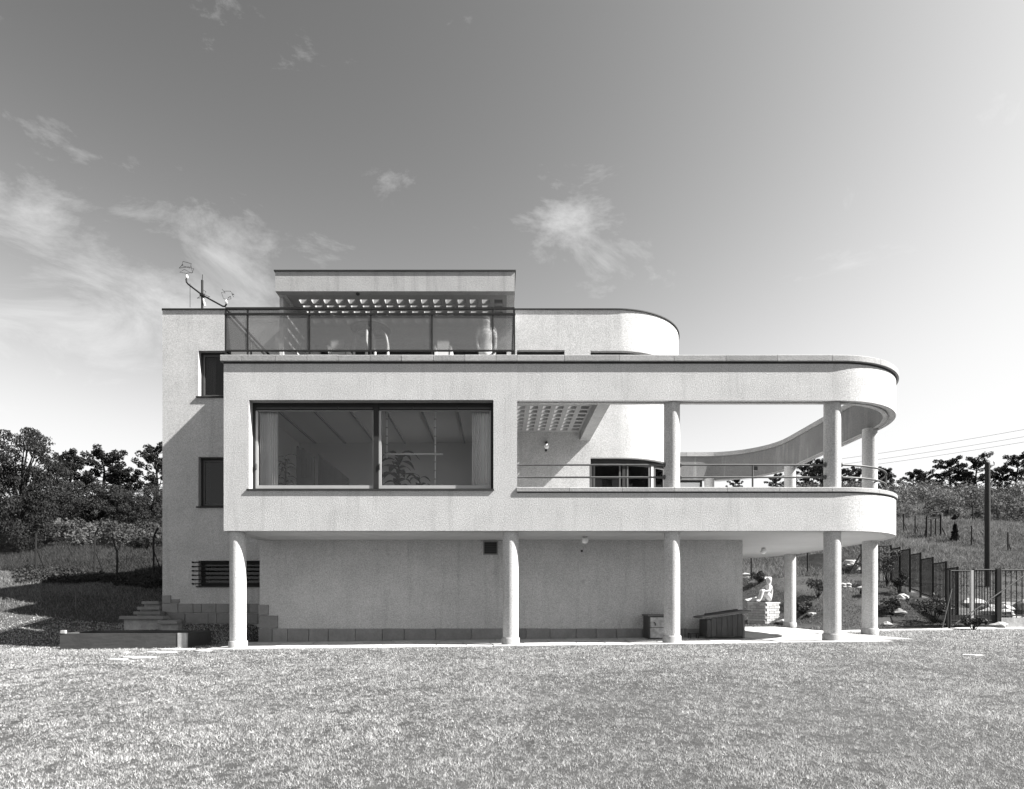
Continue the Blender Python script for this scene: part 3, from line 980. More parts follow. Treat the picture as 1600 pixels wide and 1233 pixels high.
# bedding: a thin sheet just above the turf
def sheet(poly, dz, name, mat, parent, step=.6):
    mb = MB()
    n = len(poly)
    mb.v = [(x, y, gz(x, y) + dz) for x, y in poly]
    mb.f = [tuple(range(n))]
    return mb.build(name, mat, parent)
def flag_grid(x0, x1, y0, y1, cell, test, dz0=.012):
    nx = max(1, int((x1 - x0) / cell)); ny = max(1, int(round((y1 - y0) / (cell * .75))))
    P = {}
    for i in range(nx + 1):
        for j in range(ny + 1):
            jx = 0 if i in (0, nx) else random.uniform(-.16, .16) * cell
            jy = 0 if j in (0, ny) else random.uniform(-.14, .14) * cell
            P[i, j] = (x0 + (x1 - x0) * i / nx + jx, y0 + (y1 - y0) * j / ny + jy)
    for i in range(nx):
        for j in range(ny):
            q = [P[i, j], P[i + 1, j], P[i + 1, j + 1], P[i, j + 1]]
            cx = sum(a for a, b in q) / 4; cy = sum(b for a, b in q) / 4
            if not test(cx, cy): continue
            q = [(cx + (a - cx) * .965, cy + (b - cy) * .955) for a, b in q]
            h = dz0 + random.uniform(0, .010)
            mb = MB()
            top = [(a, b, gz(a, b) + h) for a, b in q]; bot = [(a, b, gz(a, b) - .05) for a, b in q]
            mb.hexa(bot, top)
            fix_normals(mb.build('flagstone', M['flag'], paving))
flag_grid(-6.5, 6.2, -.16, 2.0, .62, lambda x, y: True)
flag_grid(6.22, 9.5, -.16, 7.3, .66, lambda x, y: not (x > 7.6 and y < 1.8) or (x - 7.6) ** 2 + (y - 1.8) ** 2 < 2.0 ** 2)
mb = MB()
for (x0, x1, y0, y1) in ((-6.45, 6.2, -.12, 2.0), (6.2, 7.6, -.12, 7.3), (7.6, 9.45, 1.8, 7.3)):
    nxx = 10
    for i in range(nxx):
        a = x0 + (x1 - x0) * i / nxx; b = x0 + (x1 - x0) * (i + 1) / nxx
        bs = len(mb.v)
        mb.v += [(x, y, gz(x, y) + .006) for x, y in ((a, y0), (b, y0), (b, y1), (a, y1))]
        mb.f.append((bs, bs + 1, bs + 2, bs + 3))
mb.build('bedding', M['mortar'], paving)
# narrow path to the gate
gp = thing('garden_path', 'narrow pale path from the paving to the iron gate', None, (0, 0, 0), kind='structure')
pth = [(9.45, 3.6), (10.4, 3.9), (11.4, 4.0), (12.4, 4.05), (13.4, 4.15), (14.4, 4.2), (15.6, 4.2)]
for (a, b), (c, d) in zip(pth[:-1], pth[1:]):
    n = 2
    for k in range(n):
        x0 = a + (c - a) * k / n; x1 = a + (c - a) * (k + 1) / n; y0 = b + (d - b) * k / n; y1 = b + (d - b) * (k + 1) / n
        q = [(x0 + .015, y0 - .2), (x1 - .015, y1 - .2), (x1 - .015, y1 + .25), (x0 + .015, y0 + .25)]
        mb = MB(); mb.hexa([(u, v, gz(u, v) - .05) for u, v in q], [(u, v, gz(u, v) + .035) for u, v in q])
        fix_normals(mb.build('flagstone', M['flag'], gp))

def slab_stone(c, rx, ry, h, name, mat, parent=None, n=7, sink=.05):
    """an irregular flat stone"""
    pts = []
    for k in range(n):
        a = 2 * PI * k / n + random.uniform(-.2, .2)
        f = random.uniform(.8, 1.1)
        pts.append((c[0] + rx * f * math.cos(a), c[1] + ry * f * math.sin(a)))
    mb = MB()
    vs = [(x, y, c[2] - sink) for x, y in pts] + [(x, y, c[2] + h * .8) for x, y in pts] + [(c[0] + (x - c[0]) * .93, c[1] + (y - c[1]) * .93, c[2] + h + random.uniform(-.1, .1) * h) for x, y in pts]
    fs = [tuple(range(2 * n, 3 * n))]
    for q in (0, n):
        for k in range(n):
            l = (k + 1) % n
            fs.append((q + k, q + l, q + n + l, q + n + k))
    mb.add(vs, fs)
    return mb.build(name, mat, parent)

lawn_flags = [(215, 1028, .50, .12, 'pale stepping stone in the lawn farthest from the sandbox front'),
              (185, 1031.5, .26, .08, 'small pale stepping stone at the left end of the row in the lawn'),
              (254, 1020, .42, .14, 'pale stepping stone in the lawn in front of the sandbox'),
              (278, 1015.5, .58, .12, 'long pale stepping stone in the lawn at the sandbox corner'),
              (318, 1017.5, .26, .10, 'small pale stepping stone in the lawn left of the first column')]
for (x, y, rx, ry, lb) in lawn_flags:
    p = hit(x, y)
    tag(slab_stone((p.x, p.y, p.z + .01), rx * .75, ry * 1.2, .014, 'stepping_stone', M['flag'], n=8), lb, 'stone', 'stepping stones in the lawn')
p = hit(1520, 1025)
tag(slab_stone((p.x, p.y, p.z + .01), .22, .09, .012, 'stepping_stone', M['flag'], n=8), 'lone pale stone lying in the lawn at the right', 'stone', 'stepping stones in the lawn')

# ------------------------------------------------------------------ grass
def blades(px, py, hgt, wid, lean, tone, segs=1):
    n = len(px)
    z = ground_z(px, py)
    ang = rng.uniform(0, 2 * PI, n)
    la = rng.uniform(0, 2 * PI, n)
    ll = np.abs(rng.normal(0, 1, n)) * lean * hgt
    hx, hy = np.cos(ang) * wid / 2, np.sin(ang) * wid / 2
    base = np.stack([px, py, z - .01], -1)
    a = base + np.stack([-hx, -hy, np.zeros(n)], -1)
    b = base + np.stack([hx, hy, np.zeros(n)], -1)
    off = np.stack([np.cos(la) * ll, np.sin(la) * ll, hgt], -1)
    tip = base + off
    if segs == 1:
        V = np.stack([a, b, tip], 1).reshape(-1, 3)
        T = np.arange(3 * n).reshape(n, 3)
        return V, T, np.repeat(tone, 3)
    mid = base + off * np.array([.35, .35, .62])
    c = mid + np.stack([-hx, -hy, np.zeros(n)], -1) * .75
    d = mid + np.stack([hx, hy, np.zeros(n)], -1) * .75
    V = np.stack([a, b, d, c, tip], 1).reshape(-1, 3)
    k = np.arange(n)[:, None] * 5
    T = np.concatenate([k + np.array([0, 1, 2]), k + np.array([0, 2, 3]), k + np.array([3, 2, 4])], 0)
    return V, T, np.repeat(tone, 5)

def view_points(n, y0, y1, x0=-30, x1=1630, front_only=True):
    """points of the ground spread evenly over what the photo shows of it between two rows"""
    return None

_vn = [rng.uniform(0, 1, (256, 256)) for _ in range(3)]
def vnoise(x, y, cell, k=0):
    u = np.asarray(x) / cell + 1000; v = np.asarray(y) / cell + 1000
    i = np.floor(u).astype(int); j = np.floor(v).astype(int); fu = _sm(u - i); fv = _sm(v - j)
    g = _vn[k]; a = lambda p, q: g[p % 256, q % 256]
    return (a(i, j) * (1 - fu) + a(i + 1, j) * fu) * (1 - fv) + (a(i, j + 1) * (1 - fu) + a(i + 1, j + 1) * fu) * fv

def lawn():
    Vs, Ts, As = [], [], []; off = 0
    bands = [(-10.3, -8.2, 10500, .028, .0048, 1), (-8.2, -5.6, 6800, .028, .0062, 1), (-5.6, -2.8, 3900, .029, .0086, 1), (-2.8, .2, 2400, .030, .0118, 1), (.2, 4.2, 900, .04, .018, 1)]
    for (d0, d1, dens, h, w, seg) in bands:
        xm0 = -(820 / FPX) * (CD + d1) - .4; xm1 = (840 / FPX) * (CD + d1) + .4
        n = int((xm1 - xm0) * (d1 - d0) * dens)
        x = rng.uniform(xm0, xm1, n); y = rng.uniform(d0, d1, n)
        k = (x > -(825 / FPX) * (CD + y) - .2) & (x < (845 / FPX) * (CD + y) + .2)
        # keep off the paving, house, sandbox and steps
        k &= ~((x > -6.55) & (x < 9.4) & (y > -.20 + .16 * vnoise(x, y, .16, 2)) & ~((x > 7.6) & ((x - 7.6) ** 2 + np.minimum(y - 1.8, 0) ** 2 > 2.0 ** 2)))
        k &= ~((x > -9.84) & (x < -6.1) & (y > 4.12))
        k &= ~((x > -10.05) & (x < -7.2) & (y > .42) & (y < 1.55))
        k &= ~((x > 9.2) & (y > 3.5 + .12 * (x - 9.4).clip(0, 4)) )
        x = x[k]; y = y[k]; n = len(x)
        tuft = vnoise(x, y, .042, 0); clump = vnoise(x, y, .21, 1); big = vnoise(x, y, 1.3, 2)
        kk = tuft + .3 * clump + .15 * big > .46
        x, y, tuft, clump, big = x[kk], y[kk], tuft[kk], clump[kk], big[kk]; n = len(x)
        hh = h * rng.uniform(.55, 1.25, n) * (.45 + .55 * tuft + .35 * clump + .15 * big)
        tone = rng.uniform(.3, 1.75, n) * (.42 + .62 * tuft + .24 * clump + .24 * big)
        V, T, A = blades(x, y, hh, w * rng.uniform(.7, 1.3, n), .85, tone, seg)
        Vs.append(V); Ts.append(T + off); As.append(A); off += len(V)
    o = np_mesh('lawn_grass', np.concatenate(Vs), np.concatenate(Ts), M['grass'], attr=np.concatenate(As))
    tag(o, 'short mown lawn grass in front of the house', 'grass', kind='stuff')
lawn()

def meadow():
    Vs, Ts, As = [], [], []; off = 0
    regs = [(-30, -9.9, 4.2, 13, 420, .10, .022, .6), (-40, -9.9, 13, 29, 300, .24, .028, .8),
            (6.4, 30, 4.3, 12, 420, .09, .022, .8), (6.4, 46, 12, 26, 300, .22, .03, .9), (6.4, 62, 26, 44, 110, .28, .055, .9)]
    for (x0, x1, d0, d1, dens, h, w, lean) in regs:
        n = int((x1 - x0) * (d1 - d0) * dens)
        x = rng.uniform(x0, x1, n); y = rng.uniform(d0, d1, n)
        k = (x > -(800 / FPX) * (CD + y) - 1) & (x < (835 / FPX) * (CD + y) + 1)
        k &= ~((x > 9.2) & (x < 15.8) & (y > 3.3) & (y < 4.75)) & ~((x < 9.5) & (x > 0) & (y < 7.35))
        if d0 < 12 and x0 > 0:
            k &= (np.sin(x * 1.7 + y) * np.sin(y * 2.1 - x * .6) > -.45)
        x = x[k]; y = y[k]; n = len(x)
        pat = .7 + .45 * np.sin(x * .55 + 1.2 * np.sin(y * .4)) * np.sin(y * .75 + .8 * np.sin(x * .5))
        tone = rng.uniform(.5, 1.6, n) * (.7 + .4 * pat) * (.36 if x0 < 0 and d0 > 5 else 1.0)
        hh = h * rng.uniform(.4, 1.3, n) * (.55 + .55 * pat)
        V, T, A = blades(x, y, hh, w * rng.uniform(.6, 1.4, n), lean, tone, 1)
        Vs.append(V); Ts.append(T + off); As.append(A); off += len(V)
    o = np_mesh('meadow_grass', np.concatenate(Vs), np.concatenate(Ts), M['meadow'], attr=np.concatenate(As))
    tag(o, 'rough long meadow grass covering the hillside behind the garden', 'grass', kind='stuff')
meadow()

# ------------------------------------------------------------------ foliage
def leaf_cloud(centres, radii, per, size, flat=1.0, tone_fn=None, aspect=1.6):
    """leaf-sized quads spread through ellipsoid clumps"""
    Vs, As = [], []
    for (c, r) in zip(centres, radii):
        n = int(per)
        d = rng.normal(0, 1, (n, 3)); d /= np.linalg.norm(d, axis=1)[:, None]
        rad = rng.uniform(0.25, 1.0, n) ** .5
        p = np.asarray(c)[None, :] + d * rad[:, None] * np.array([r, r, r * flat])[None, :]
        s = size * rng.uniform(.6, 1.4, n)
        u = rng.normal(0, 1, (n, 3)); u /= np.linalg.norm(u, axis=1)[:, None]
        v = np.cross(u, rng.normal(0, 1, (n, 3))); v /= np.linalg.norm(v, axis=1)[:, None]
        u = u * (s * aspect / 2)[:, None]; v = v * (s / 2)[:, None]
        Vs.append(np.stack([p - u, p + v * .9, p + u, p - v * .9], 1).reshape(-1, 3))
        t = rng.uniform(.65, 1.35, n)
        As.append(np.repeat(t, 4))
    V = np.concatenate(Vs); n = len(V) // 4
    return V, np.arange(4 * n).reshape(n, 4), np.concatenate(As)

def pine_meshes(h, seed, spread=.30):
    """an umbrella-shouldered black pine: trunk, whorls of upswept limbs, tufts of needles at their ends"""
    r = random.Random(seed)
    mb = MB()
    bend = [Vector((r.uniform(-.05, .05) * h * k / 4, r.uniform(-.05, .05) * h * k / 4, h * k / 4 * .96)) for k in range(5)]
    bend[0] = Vector((0, 0, -.3))
    mb.tube(bend, [h * .028, h * .024, h * .018, h * .012, h * .004], 7)
    cs, rs = [], []
    nl = r.randint(19, 23)
    for i in range(nl):
        t = .26 + .72 * i / nl + r.uniform(-.02, .02)
        z = h * t
        k = min(3, int(t * 4)); f = t * 4 - k
        o = bend[k].lerp(bend[k + 1], min(1, f))
        az = i * 2.4 + r.uniform(-.5, .5)
        L = h * spread * (1.15 - t) / .75 * r.uniform(.5, 1.35) + h * .05
        rise = L * r.uniform(.15, .75)
        e = o + Vector((math.cos(az) * L, math.sin(az) * L, rise))
        m = o.lerp(e, .5) + Vector((0, 0, -.05 * L))
        mb.tube([o, m, e], [h * .009, h * .006, h * .003], 5)
        for q in np.linspace(.4, 1.05, 4):
            c = o.lerp(e, q) + Vector((r.uniform(-.1, .1) * L, r.uniform(-.1, .1) * L, h * .012 + r.uniform(-.02, .04) * h))
            cs.append(tuple(c)); rs.append(h * r.uniform(.034, .056))
    cs.append((bend[4].x, bend[4].y, h * .97)); rs.append(h * .045)
    cs.append((bend[4].x * .95, bend[4].y * .95, h * .90)); rs.append(h * .06)
    V, Q, A = leaf_cloud(cs, rs, 95, h * .015, .95, aspect=2.1)
    return mb, V, Q, A

def broad_meshes(h, seed, wide=.42, low=.25, clumps=30, per=80, size=.035, flat=.75):
    r = random.Random(seed)
    mb = MB()
    top = Vector((r.uniform(-.05, .05) * h, r.uniform(-.05, .05) * h, h * .75))
    mb.tube([(0, 0, -.3), (0, 0, h * .3), tuple(top)], [h * .035, h * .025, h * .006], 7)
    cs, rs = [], []
    for i in range(clumps):
        t = low + (1 - low) * (i + .5) / clumps
        env = math.sqrt(max(0.05, 1 - ((t - .55) / .5) ** 2))
        az = i * 2.4 + r.uniform(-.6, .6); L = h * wide * env * r.uniform(.35, 1.0)
        e = Vector((math.cos(az) * L, math.sin(az) * L, h * t * .95))
        o = Vector((0, 0, max(h * .15, h * t * .55)))
        if i % 2 == 0: mb.tube([o, o.lerp(e, .55) + Vector((0, 0, .02 * h)), e], [h * .012, h * .008, h * .003], 5)
        cs.append(tuple(e)); rs.append(h * r.uniform(.10, .17))
    V, Q, A = leaf_cloud(cs, rs, per, h * size, flat)
    return mb, V, Q, A

_tree_cache = {}
def tree(kind, variant, base, h, label, group, rot=0.0, name=None, wide=1.0):
    """a tree of its own: trunk and crown; alike trees share their mesh data"""
    key = (kind, variant)
    if key not in _tree_cache:
        if kind == 'pine': mb, V, Q, A = pine_meshes(1.0, 100 + variant, [.30, .36, .27, .40][variant % 4])
        elif kind == 'broad': mb, V, Q, A = broad_meshes(1.0, 200 + variant, [.42, .5, .36][variant % 3], .12, 40, 330, .0165)
        else: mb, V, Q, A = broad_meshes(1.0, 300 + variant, .44, .08, 80, 260, .013, .30)
        mt = M['pine'] if kind == 'pine' else M['leaf']
        t = mb.build('trunk', M['bark'], None, origin=(0, 0, 0))
        c = np_mesh('crown', V, Q, mt, quads=True, attr=A * (.6 if kind == 'tier' else 1.0))
        _tree_cache[key] = (t.data, c.data)
        bpy.data.objects.remove(t); bpy.data.objects.remove(c)
    td, cd = _tree_cache[key]
    r = thing(name or {'pine': 'pine_tree', 'broad': 'leafy_tree', 'tier': 'leafy_tree'}[kind], label, 'tree', base, group)
    for nm, d in (('trunk', td), ('crown', cd)):
        o = bpy.data.objects.new(nm, d); o.parent = r; COL.objects.link(o)
    r.scale = (h * wide, h * wide, h); r.rotation_euler = (0, 0, rot)
    return r

def tree_at(kind, variant, px, ytop, d, label, group, rot=0.0, wide=1.0):
    b = gpt(px, d)
    z1 = EYE + (940 - ytop) * (CD + d) / FPX
    return tree(kind, variant, (b.x, b.y, b.z - .1), z1 - b.z, label, group, rot, wide=wide)

LG = 'trees on the slope left of the house'
for (k, v, x, y, d, rt, wd, lb) in [
        ('tier', 0, 34, 662, 19, .3, .62, 'tall layered leafy tree at the left edge of the photo'),
        ('broad', 0, 84, 726, 30, 0, .9, 'dark rounded leafy tree right of the tall layered one'),
        ('pine', 0, 108, 704, 33, .5, 1.0, 'small dark pine crown left of the tallest pine by the sky'),
        ('pine', 1, 163, 703, 33, 1.4, 1.15, 'broad dark pine rising in the middle of the left tree line'),
        ('pine', 2, 188, 725, 32, 2.2, 1.1, 'low dark pine just right of the middle pine'),
        ('pine', 3, 243, 699, 32, 3.0, 1.0, 'pointed dark pine next to the left corner of the house'),
        ('broad', 1, 138, 752, 27.5, 1.0, 1.2, 'mid-grey bushy tree below the small dark pine'),
        ('broad', 2, 176, 758, 27, 2.0, 1.3, 'drooping mid-grey bushy tree below the middle pine'),
        ('broad', 0, 236, 757, 27.5, 2.6, 1.0, 'bushy tree below the pointed pine beside the house'),
        ('broad', 1, 203, 768, 26.5, .4, 1.1, 'low bushy tree nearest the house corner on the left slope'),
        ('broad', 2, 60, 768, 26, 4.0, 1.2, 'low bushy tree under the tall layered tree'),
        ('broad', 1, 100, 766, 26, 5.0, 1.2, 'low dark bushy tree at the foot of the left tree line'),
        ('broad', 0, -20, 720, 26, 3.6, 1.2, 'leafy tree cut by the left edge behind the layered tree')]:
    tree_at(k, v, x, y, d, lb, LG, rt, wd)
RG = 'pines along the hilltop on the right'
for (k, v, x, y, d, rt, wd, lb) in [
        ('pine', 1, 1150, 749, 46, .2, 1.0, 'tip of a far pine above the balcony coping by the rear column'),
        ('pine', 0, 1212, 742, 46, 1.0, 1.1, 'far pine seen below the rear ring beam left of the slim column'),
        ('pine', 3, 1262, 724, 44, 2.0, 1.3, 'large dark pine seen between the two right-hand upper columns'),
        ('pine', 2, 1283, 718, 45, 3.0, 1.1, 'tall dark pine just left of the fourth upper column'),
        ('pine', 0, 1317, 733, 44, 4.0, 1.1, 'dark pine just right of the fourth upper column'),
        ('pine', 1, 1338, 733, 45, 5.0, 1.0, 'dark pine seen behind the rails left of the corner column'),
        ('pine', 2, 1382, 733, 43, .7, 1.1, 'dark pine behind the rounded end of the balcony rails'),
        ('pine', 0, 1428, 735, 43, 1.7, 1.1, 'spreading pine first right of the balcony end'),
        ('pine', 3, 1446, 739, 43, 2.9, .9, 'low spreading pine second right of the balcony end'),
        ('pine', 1, 1484, 719, 44, 3.7, 1.25, 'broad dense pine in the middle of the hilltop'),
        ('pine', 2, 1508, 735, 45, 4.4, 1.1, 'lower pine squeezed between the two tallest hilltop pines'),
        ('pine', 3, 1526, 716, 43, 5.3, 1.0, 'tall ragged pine just left of the wooden pole'),
        ('pine', 0, 1562, 731, 43, .1, 1.0, 'small pine just right of the wooden pole'),
        ('pine', 1, 1588, 713, 42, 1.1, 1.0, 'tall pine cut by the right edge of the photo')]:
    tree_at(k, v, x, y - 3, d, lb, RG, rt, wd * 1.05)

def scrub():
    cs, rs = [], []
    def put(px, d, r):
        b = gpt(px, d); cs.append((b.x, b.y, b.z + r * .55)); rs.append(r)
    for _ in range(150):
        put(rng.uniform(1215, 1640), rng.uniform(35, 43), rng.uniform(.45, 1.0) ** 1.8 * 1.5)
    for _ in range(46):
        put(rng.uniform(1395, 1640), rng.uniform(27, 34), rng.uniform(.3, 1.0) ** 2 * 1.2)
    for _ in range(150):
        put(rng.uniform(-30, 300), rng.uniform(20, 27), rng.uniform(.35, .8))
    V, Q, A = leaf_cloud(cs, rs, 420, .10, .8); A = A ** .5
    lump = np.repeat(rng.uniform(.35, 1.9, len(cs)) * np.where(np.array([c[0] for c in cs]) < 0, .55, 1.0), 420 * 4)
    o = np_mesh('hillside_scrub', V, Q, M['scrub'], quads=True, attr=A * lump)
    tag(o, 'tangled scrub and brambles covering the upper hillside', 'scrub', kind='stuff')
scrub()

def undergrowth():
    cs, rs = [], []
    for _ in range(190):
        b = gpt(rng.uniform(28, 262), rng.uniform(9.6, 13.6)); r = rng.uniform(.12, .34)
        cs.append((b.x, b.y, b.z + r * .4)); rs.append(r)
    V, Q, A = leaf_cloud(cs, rs, 150, .055, .8)
    o = np_mesh('fence_undergrowth', V, Q, M['shrub'], quads=True, attr=A * .7)
    tag(o, 'dark low ground cover along the foot of the wire fence', 'ground cover', kind='stuff')
undergrowth()

# ------------------------------------------------------------------ garden shrubs, rocks
def shrub(px, py, w, h, label, d=None, mat='shrub', leafsize=.05, n=9, per=90):
    b = hit(px, py) if d is None else gpt(px, d)
    t = thing('garden_shrub', label, 'shrub', b, 'shrubs of the rock garden')
    mb = MB(); cs, rs = [], []
    for k in range(n):
        a = k * 2.4; L = w / 2 * random.uniform(.2, .8); z = h * random.uniform(.35, .85)
        e = Vector((b.x + math.cos(a) * L, b.y + math.sin(a) * L, b.z + z))
        mb.tube([(b.x, b.y, b.z - .05), tuple(Vector(b).lerp(e, .6) + Vector((0, 0, .05 * h))), tuple(e)], [.014, .01, .005], 5)
        cs.append(tuple(e)); rs.append(min(w, h) * random.uniform(.16, .28))
    mb.build('stem', M['bark'], t)
    V, Q, A = leaf_cloud(cs, rs, per, leafsize, .9)
    V = V - np.array(b)[None, :]
    o = np_mesh('foliage', V, Q, M[mat], quads=True, attr=A)
    o.parent = t; o.location = (0, 0, 0)
    return t
for (x, y, w, h, lb) in [
        (1278, 934, .95, .8, 'dark feathery shrub between the rear and fourth lower columns'),
        (1392, 960, .75, .55, 'low dark cushion shrub right of the corner column'),
        (1460, 974, .95, .95, 'round dark shrub with a short stem in front of the fence steps'),
        (1186, 912, .75, .55, 'dark low shrub on the slope left of the statue head'),
        (1255, 960, .7, .5, 'wispy low shrub at the foot of the rear column'),
        (1386, 918, .8, 1.9, 'tall dark shrub against the top end of the iron fence'),
        (1405, 930, .5, .9, 'thin pale shrub at the foot of the upper fence steps'),
        (1354, 933, .5, .4, 'small dark shrub hidden beside the corner column'),
        (1520, 985, .7, .45, 'straggly weeds growing at the foot of the gate'),
        ]:
    shrub(x, y, w, h, lb)

def rock(px, py, r, label, flat=.6, d=None, group='rocks of the rock garden', squash=1.0):
    b = hit(px, py) if d is None else gpt(px, d)
    bm = bmesh.new()
    bmesh.ops.create_icosphere(bm, subdivisions=2, radius=1.0)
    sd = random.uniform(0, 50)
    for v in bm.verts:
        p = v.co
        f = 1 + .22 * math.sin(3.1 * p.x + sd) + .18 * math.sin(4.3 * p.y + 1.3 * sd) + .14 * math.sin(5.2 * p.z + .7 * sd)
        f = round(f * 5) / 5 * .5 + f * .5
        v.co = Vector((p.x * r * f * squash, p.y * r * f, p.z * r * f * flat))
    me = bpy.data.meshes.new('rock'); bm.to_mesh(me); bm.free()
    me.materials.append(M['rock'])
    o = bpy.data.objects.new('rock', me); o.location = (b.x, b.y, b.z + r * flat * .35)
    o.rotation_euler = (0, 0, random.uniform(0, 6))
    COL.objects.link(o)
    return tag(o, label, 'rock', group)
for (x, y, r, lb) in [
        (1166, 902, .26, 'pale rock at the top of the slope beside the house wall'),
        (1180, 912, .22, 'pale rock below the dark shrub left of the statue'),
        (1195, 906, .18, 'small pale rock left of the statue head'),
        (1268, 962, .17, 'small pale rock right of the rear column foot'),
        (1224, 974, .24, 'dark boulder leaning at the right of the brick pedestal'),
        (1320, 917, .20, 'flat pale rock behind the fourth lower column'),
        (1403, 960, .26, 'flat pale rock beside the cushion shrub'),
        (1386, 977, .16, 'small pale rock at the path right of the corner column'),
        (1410, 936, .26, 'flat pale rock high on the slope near the fence'),
        (1350, 922, .22, 'pale rock just left of the corner column'),
        (1432, 943, .24, 'pale rock beside the middle fence steps'),
        (1560, 982, .28, 'pale rock behind the right-hand gate bars')]:
    rock(x, y, r, lb, .5)

# ------------------------------------------------------------------ left garden: sandbox, steps, saplings, tap
sx0, sx1, sy0, sy1 = -10.1, -7.18, .40, 1.57
sg = gz(-8.6, .9); st = .215
sb = thing('sandbox', 'low wooden sandbox with a pale corner post on the lawn', 'sandbox', (-8.6, 1, sg))
MB().box(sx0, sx1 - .21, sy0, sy0 + .05, sg - .1, st).build('board', M['sandwood'], sb)
MB().box(sx0, sx1 - .06, sy1 - .05, sy1, sg - .1, st + .02).build('board', M['sandwood'], sb)
MB().box(sx0 + .002, sx0 + .05, sy0 + .052, sy1 - .052, sg - .1, st + .01).build('board', M['sandwood'], sb)
MB().box(sx1 - .05, sx1, sy0 + .052, sy1 - .002, sg - .1, st + .005).build('board', M['sandwood'], sb)
MB().box(sx1 - .208, sx1 - .002, sy0 - .01, sy0 + .05, sg - .1, st + .012).build('corner_post', M['palewood'], sb)
MB().box(sx0 + .02, sx0 + .12, sy0 - .008, sy0 + .06, st + .003, st + .075).build('corner_block', M['palewood'], sb)
MB().box(sx0 + .05, sx1 - .05, sy0 + .05, sy1 - .05, sg - .1, sg + .07).build('sand_fill', M['sand'], sb)
bl = MB(); bl.box(-8.35, -8.15, .65, .75, sg + .072, sg + .15)
tag(bl.build('toy_block', M['palewood']), 'small pale block lying in the sandbox', 'block')
# stone steps by the left corner of the house
stp = thing('garden_steps', 'stack of rough stone steps at the left corner of the house', 'steps', hit(232, 968))
for (x0, x1, y, d) in ((224, 255, 939.5, 4.5), (217, 256, 948, 4.2), (211, 258, 955.5, 3.95), (188, 266, 962.5, 3.4), (248, 284, 969.5, 3.0)):
    a = W(x0, y, d); b = W(x1, y, d)
    cx = (a.x + b.x) / 2; rx = (b.x - a.x) / 2
    mb = MB(); n = 9; pts = []
    for k in range(n):
        an = 2 * PI * k / n
        pts.append((cx + rx * 1.05 * math.copysign(abs(math.cos(an)) ** .6, math.cos(an)) * random.uniform(.9, 1), d + .22 * math.copysign(abs(math.sin(an)) ** .6, math.sin(an)) * random.uniform(.9, 1.05)))
    g = gz(cx, d) - .1
    mb.prism(pts, a.z - .085, a.z)
    mb.build('step', M['plinth'], stp)
    mb = MB(); mb.prism([(cx + (u - cx) * .90, d + .07 + (v - d) * .75) for u, v in pts], min(g, a.z - .2), a.z - .086)
    mb.build('riser', M['rock'], stp)
# young standard tree
def sapling(b, h, label, name, leafy=True, bare=False):
    t = thing(name, label, 'tree', b)
    mb = MB()
    if bare:
        p = [Vector(b) + Vector((0, 0, -.05)), Vector(b) + Vector((.03, 0, h * .4)), Vector(b) + Vector((.02, 0, h * .58)), Vector(b) + Vector((-.14, 0, h * .8)), Vector(b) + Vector((-.16, .02, h))]
        mb.tube(p, [.045, .04, .035, .022, .008], 7)
        mb.tube([p[2], p[2] + Vector((.12, .02, h * .12)), p[2] + Vector((.14, .05, h * .22))], [.02, .014, .006], 6)
        mb.tube([p[3], p[3] + Vector((-.1, 0, h * .08))], [.012, .004], 5)
        mb.tube([p[1], p[1] + Vector((-.15, .05, h * .1))], [.012, .004], 5)
        mb.build('trunk', M['bark'], t)
        cs = [tuple(p[4]), tuple(p[2] + Vector((.14, .05, h * .22))), tuple(p[1] + Vector((.1, 0, -.1)))]
        V, Q, A = leaf_cloud(cs, [.08, .08, .1], 7, .05, 1)
    else:
        mb.tube([Vector(b) + Vector((0, 0, -.05)), Vector(b) + Vector((.01, 0, h * .5)), Vector(b) + Vector((.015, 0, h * .86))], [.016, .013, .009], 7)
        mb.build('trunk', M['bark'], t)
        cs = [(b[0] + .02 + random.uniform(-.12, .12), b[1] + random.uniform(-.1, .1), b[2] + h * random.uniform(.82, .97)) for _ in range(8)]
        V, Q, A = leaf_cloud(cs, [.075] * 8, 11, .085, 1)
    V = V - np.array([float(q) for q in b])[None, :]
    o = np_mesh('crown', V, Q, M['shrub'], quads=True, attr=A)
    o.parent = t; o.location = (0, 0, 0)
    return t
b = hit(292.5, 972)
sapling((b.x, b.y, b.z), (972 - 911) * (CD + b.y) / FPX, 'slender young tree with a small leafy head before the left wing', 'young_tree')
b = gpt(182, 10.5)
sapling((b.x, b.y, b.z), (928 - 846) * (CD + 10.5) / FPX, 'bare crooked sapling standing before the wire fence', 'bare_sapling', bare=True)
b = gpt(119, 4.9)
t = thing('hooked_pipe', 'thin upright pipe with a hooked top in the shaded left lawn', 'pipe', b)
H = (968 - 926) * (CD + 4.9) / FPX
pts = [(b.x, b.y, b.z - .05), (b.x, b.y, b.z + H * .85)] + [(b.x - .13 + .13 * math.cos(a), b.y, b.z + H * .85 + .13 * math.sin(a)) for a in np.linspace(.3, 2.3, 8)]
MB().tube(pts, .02, 8).build('pipe', M['rail'], t)

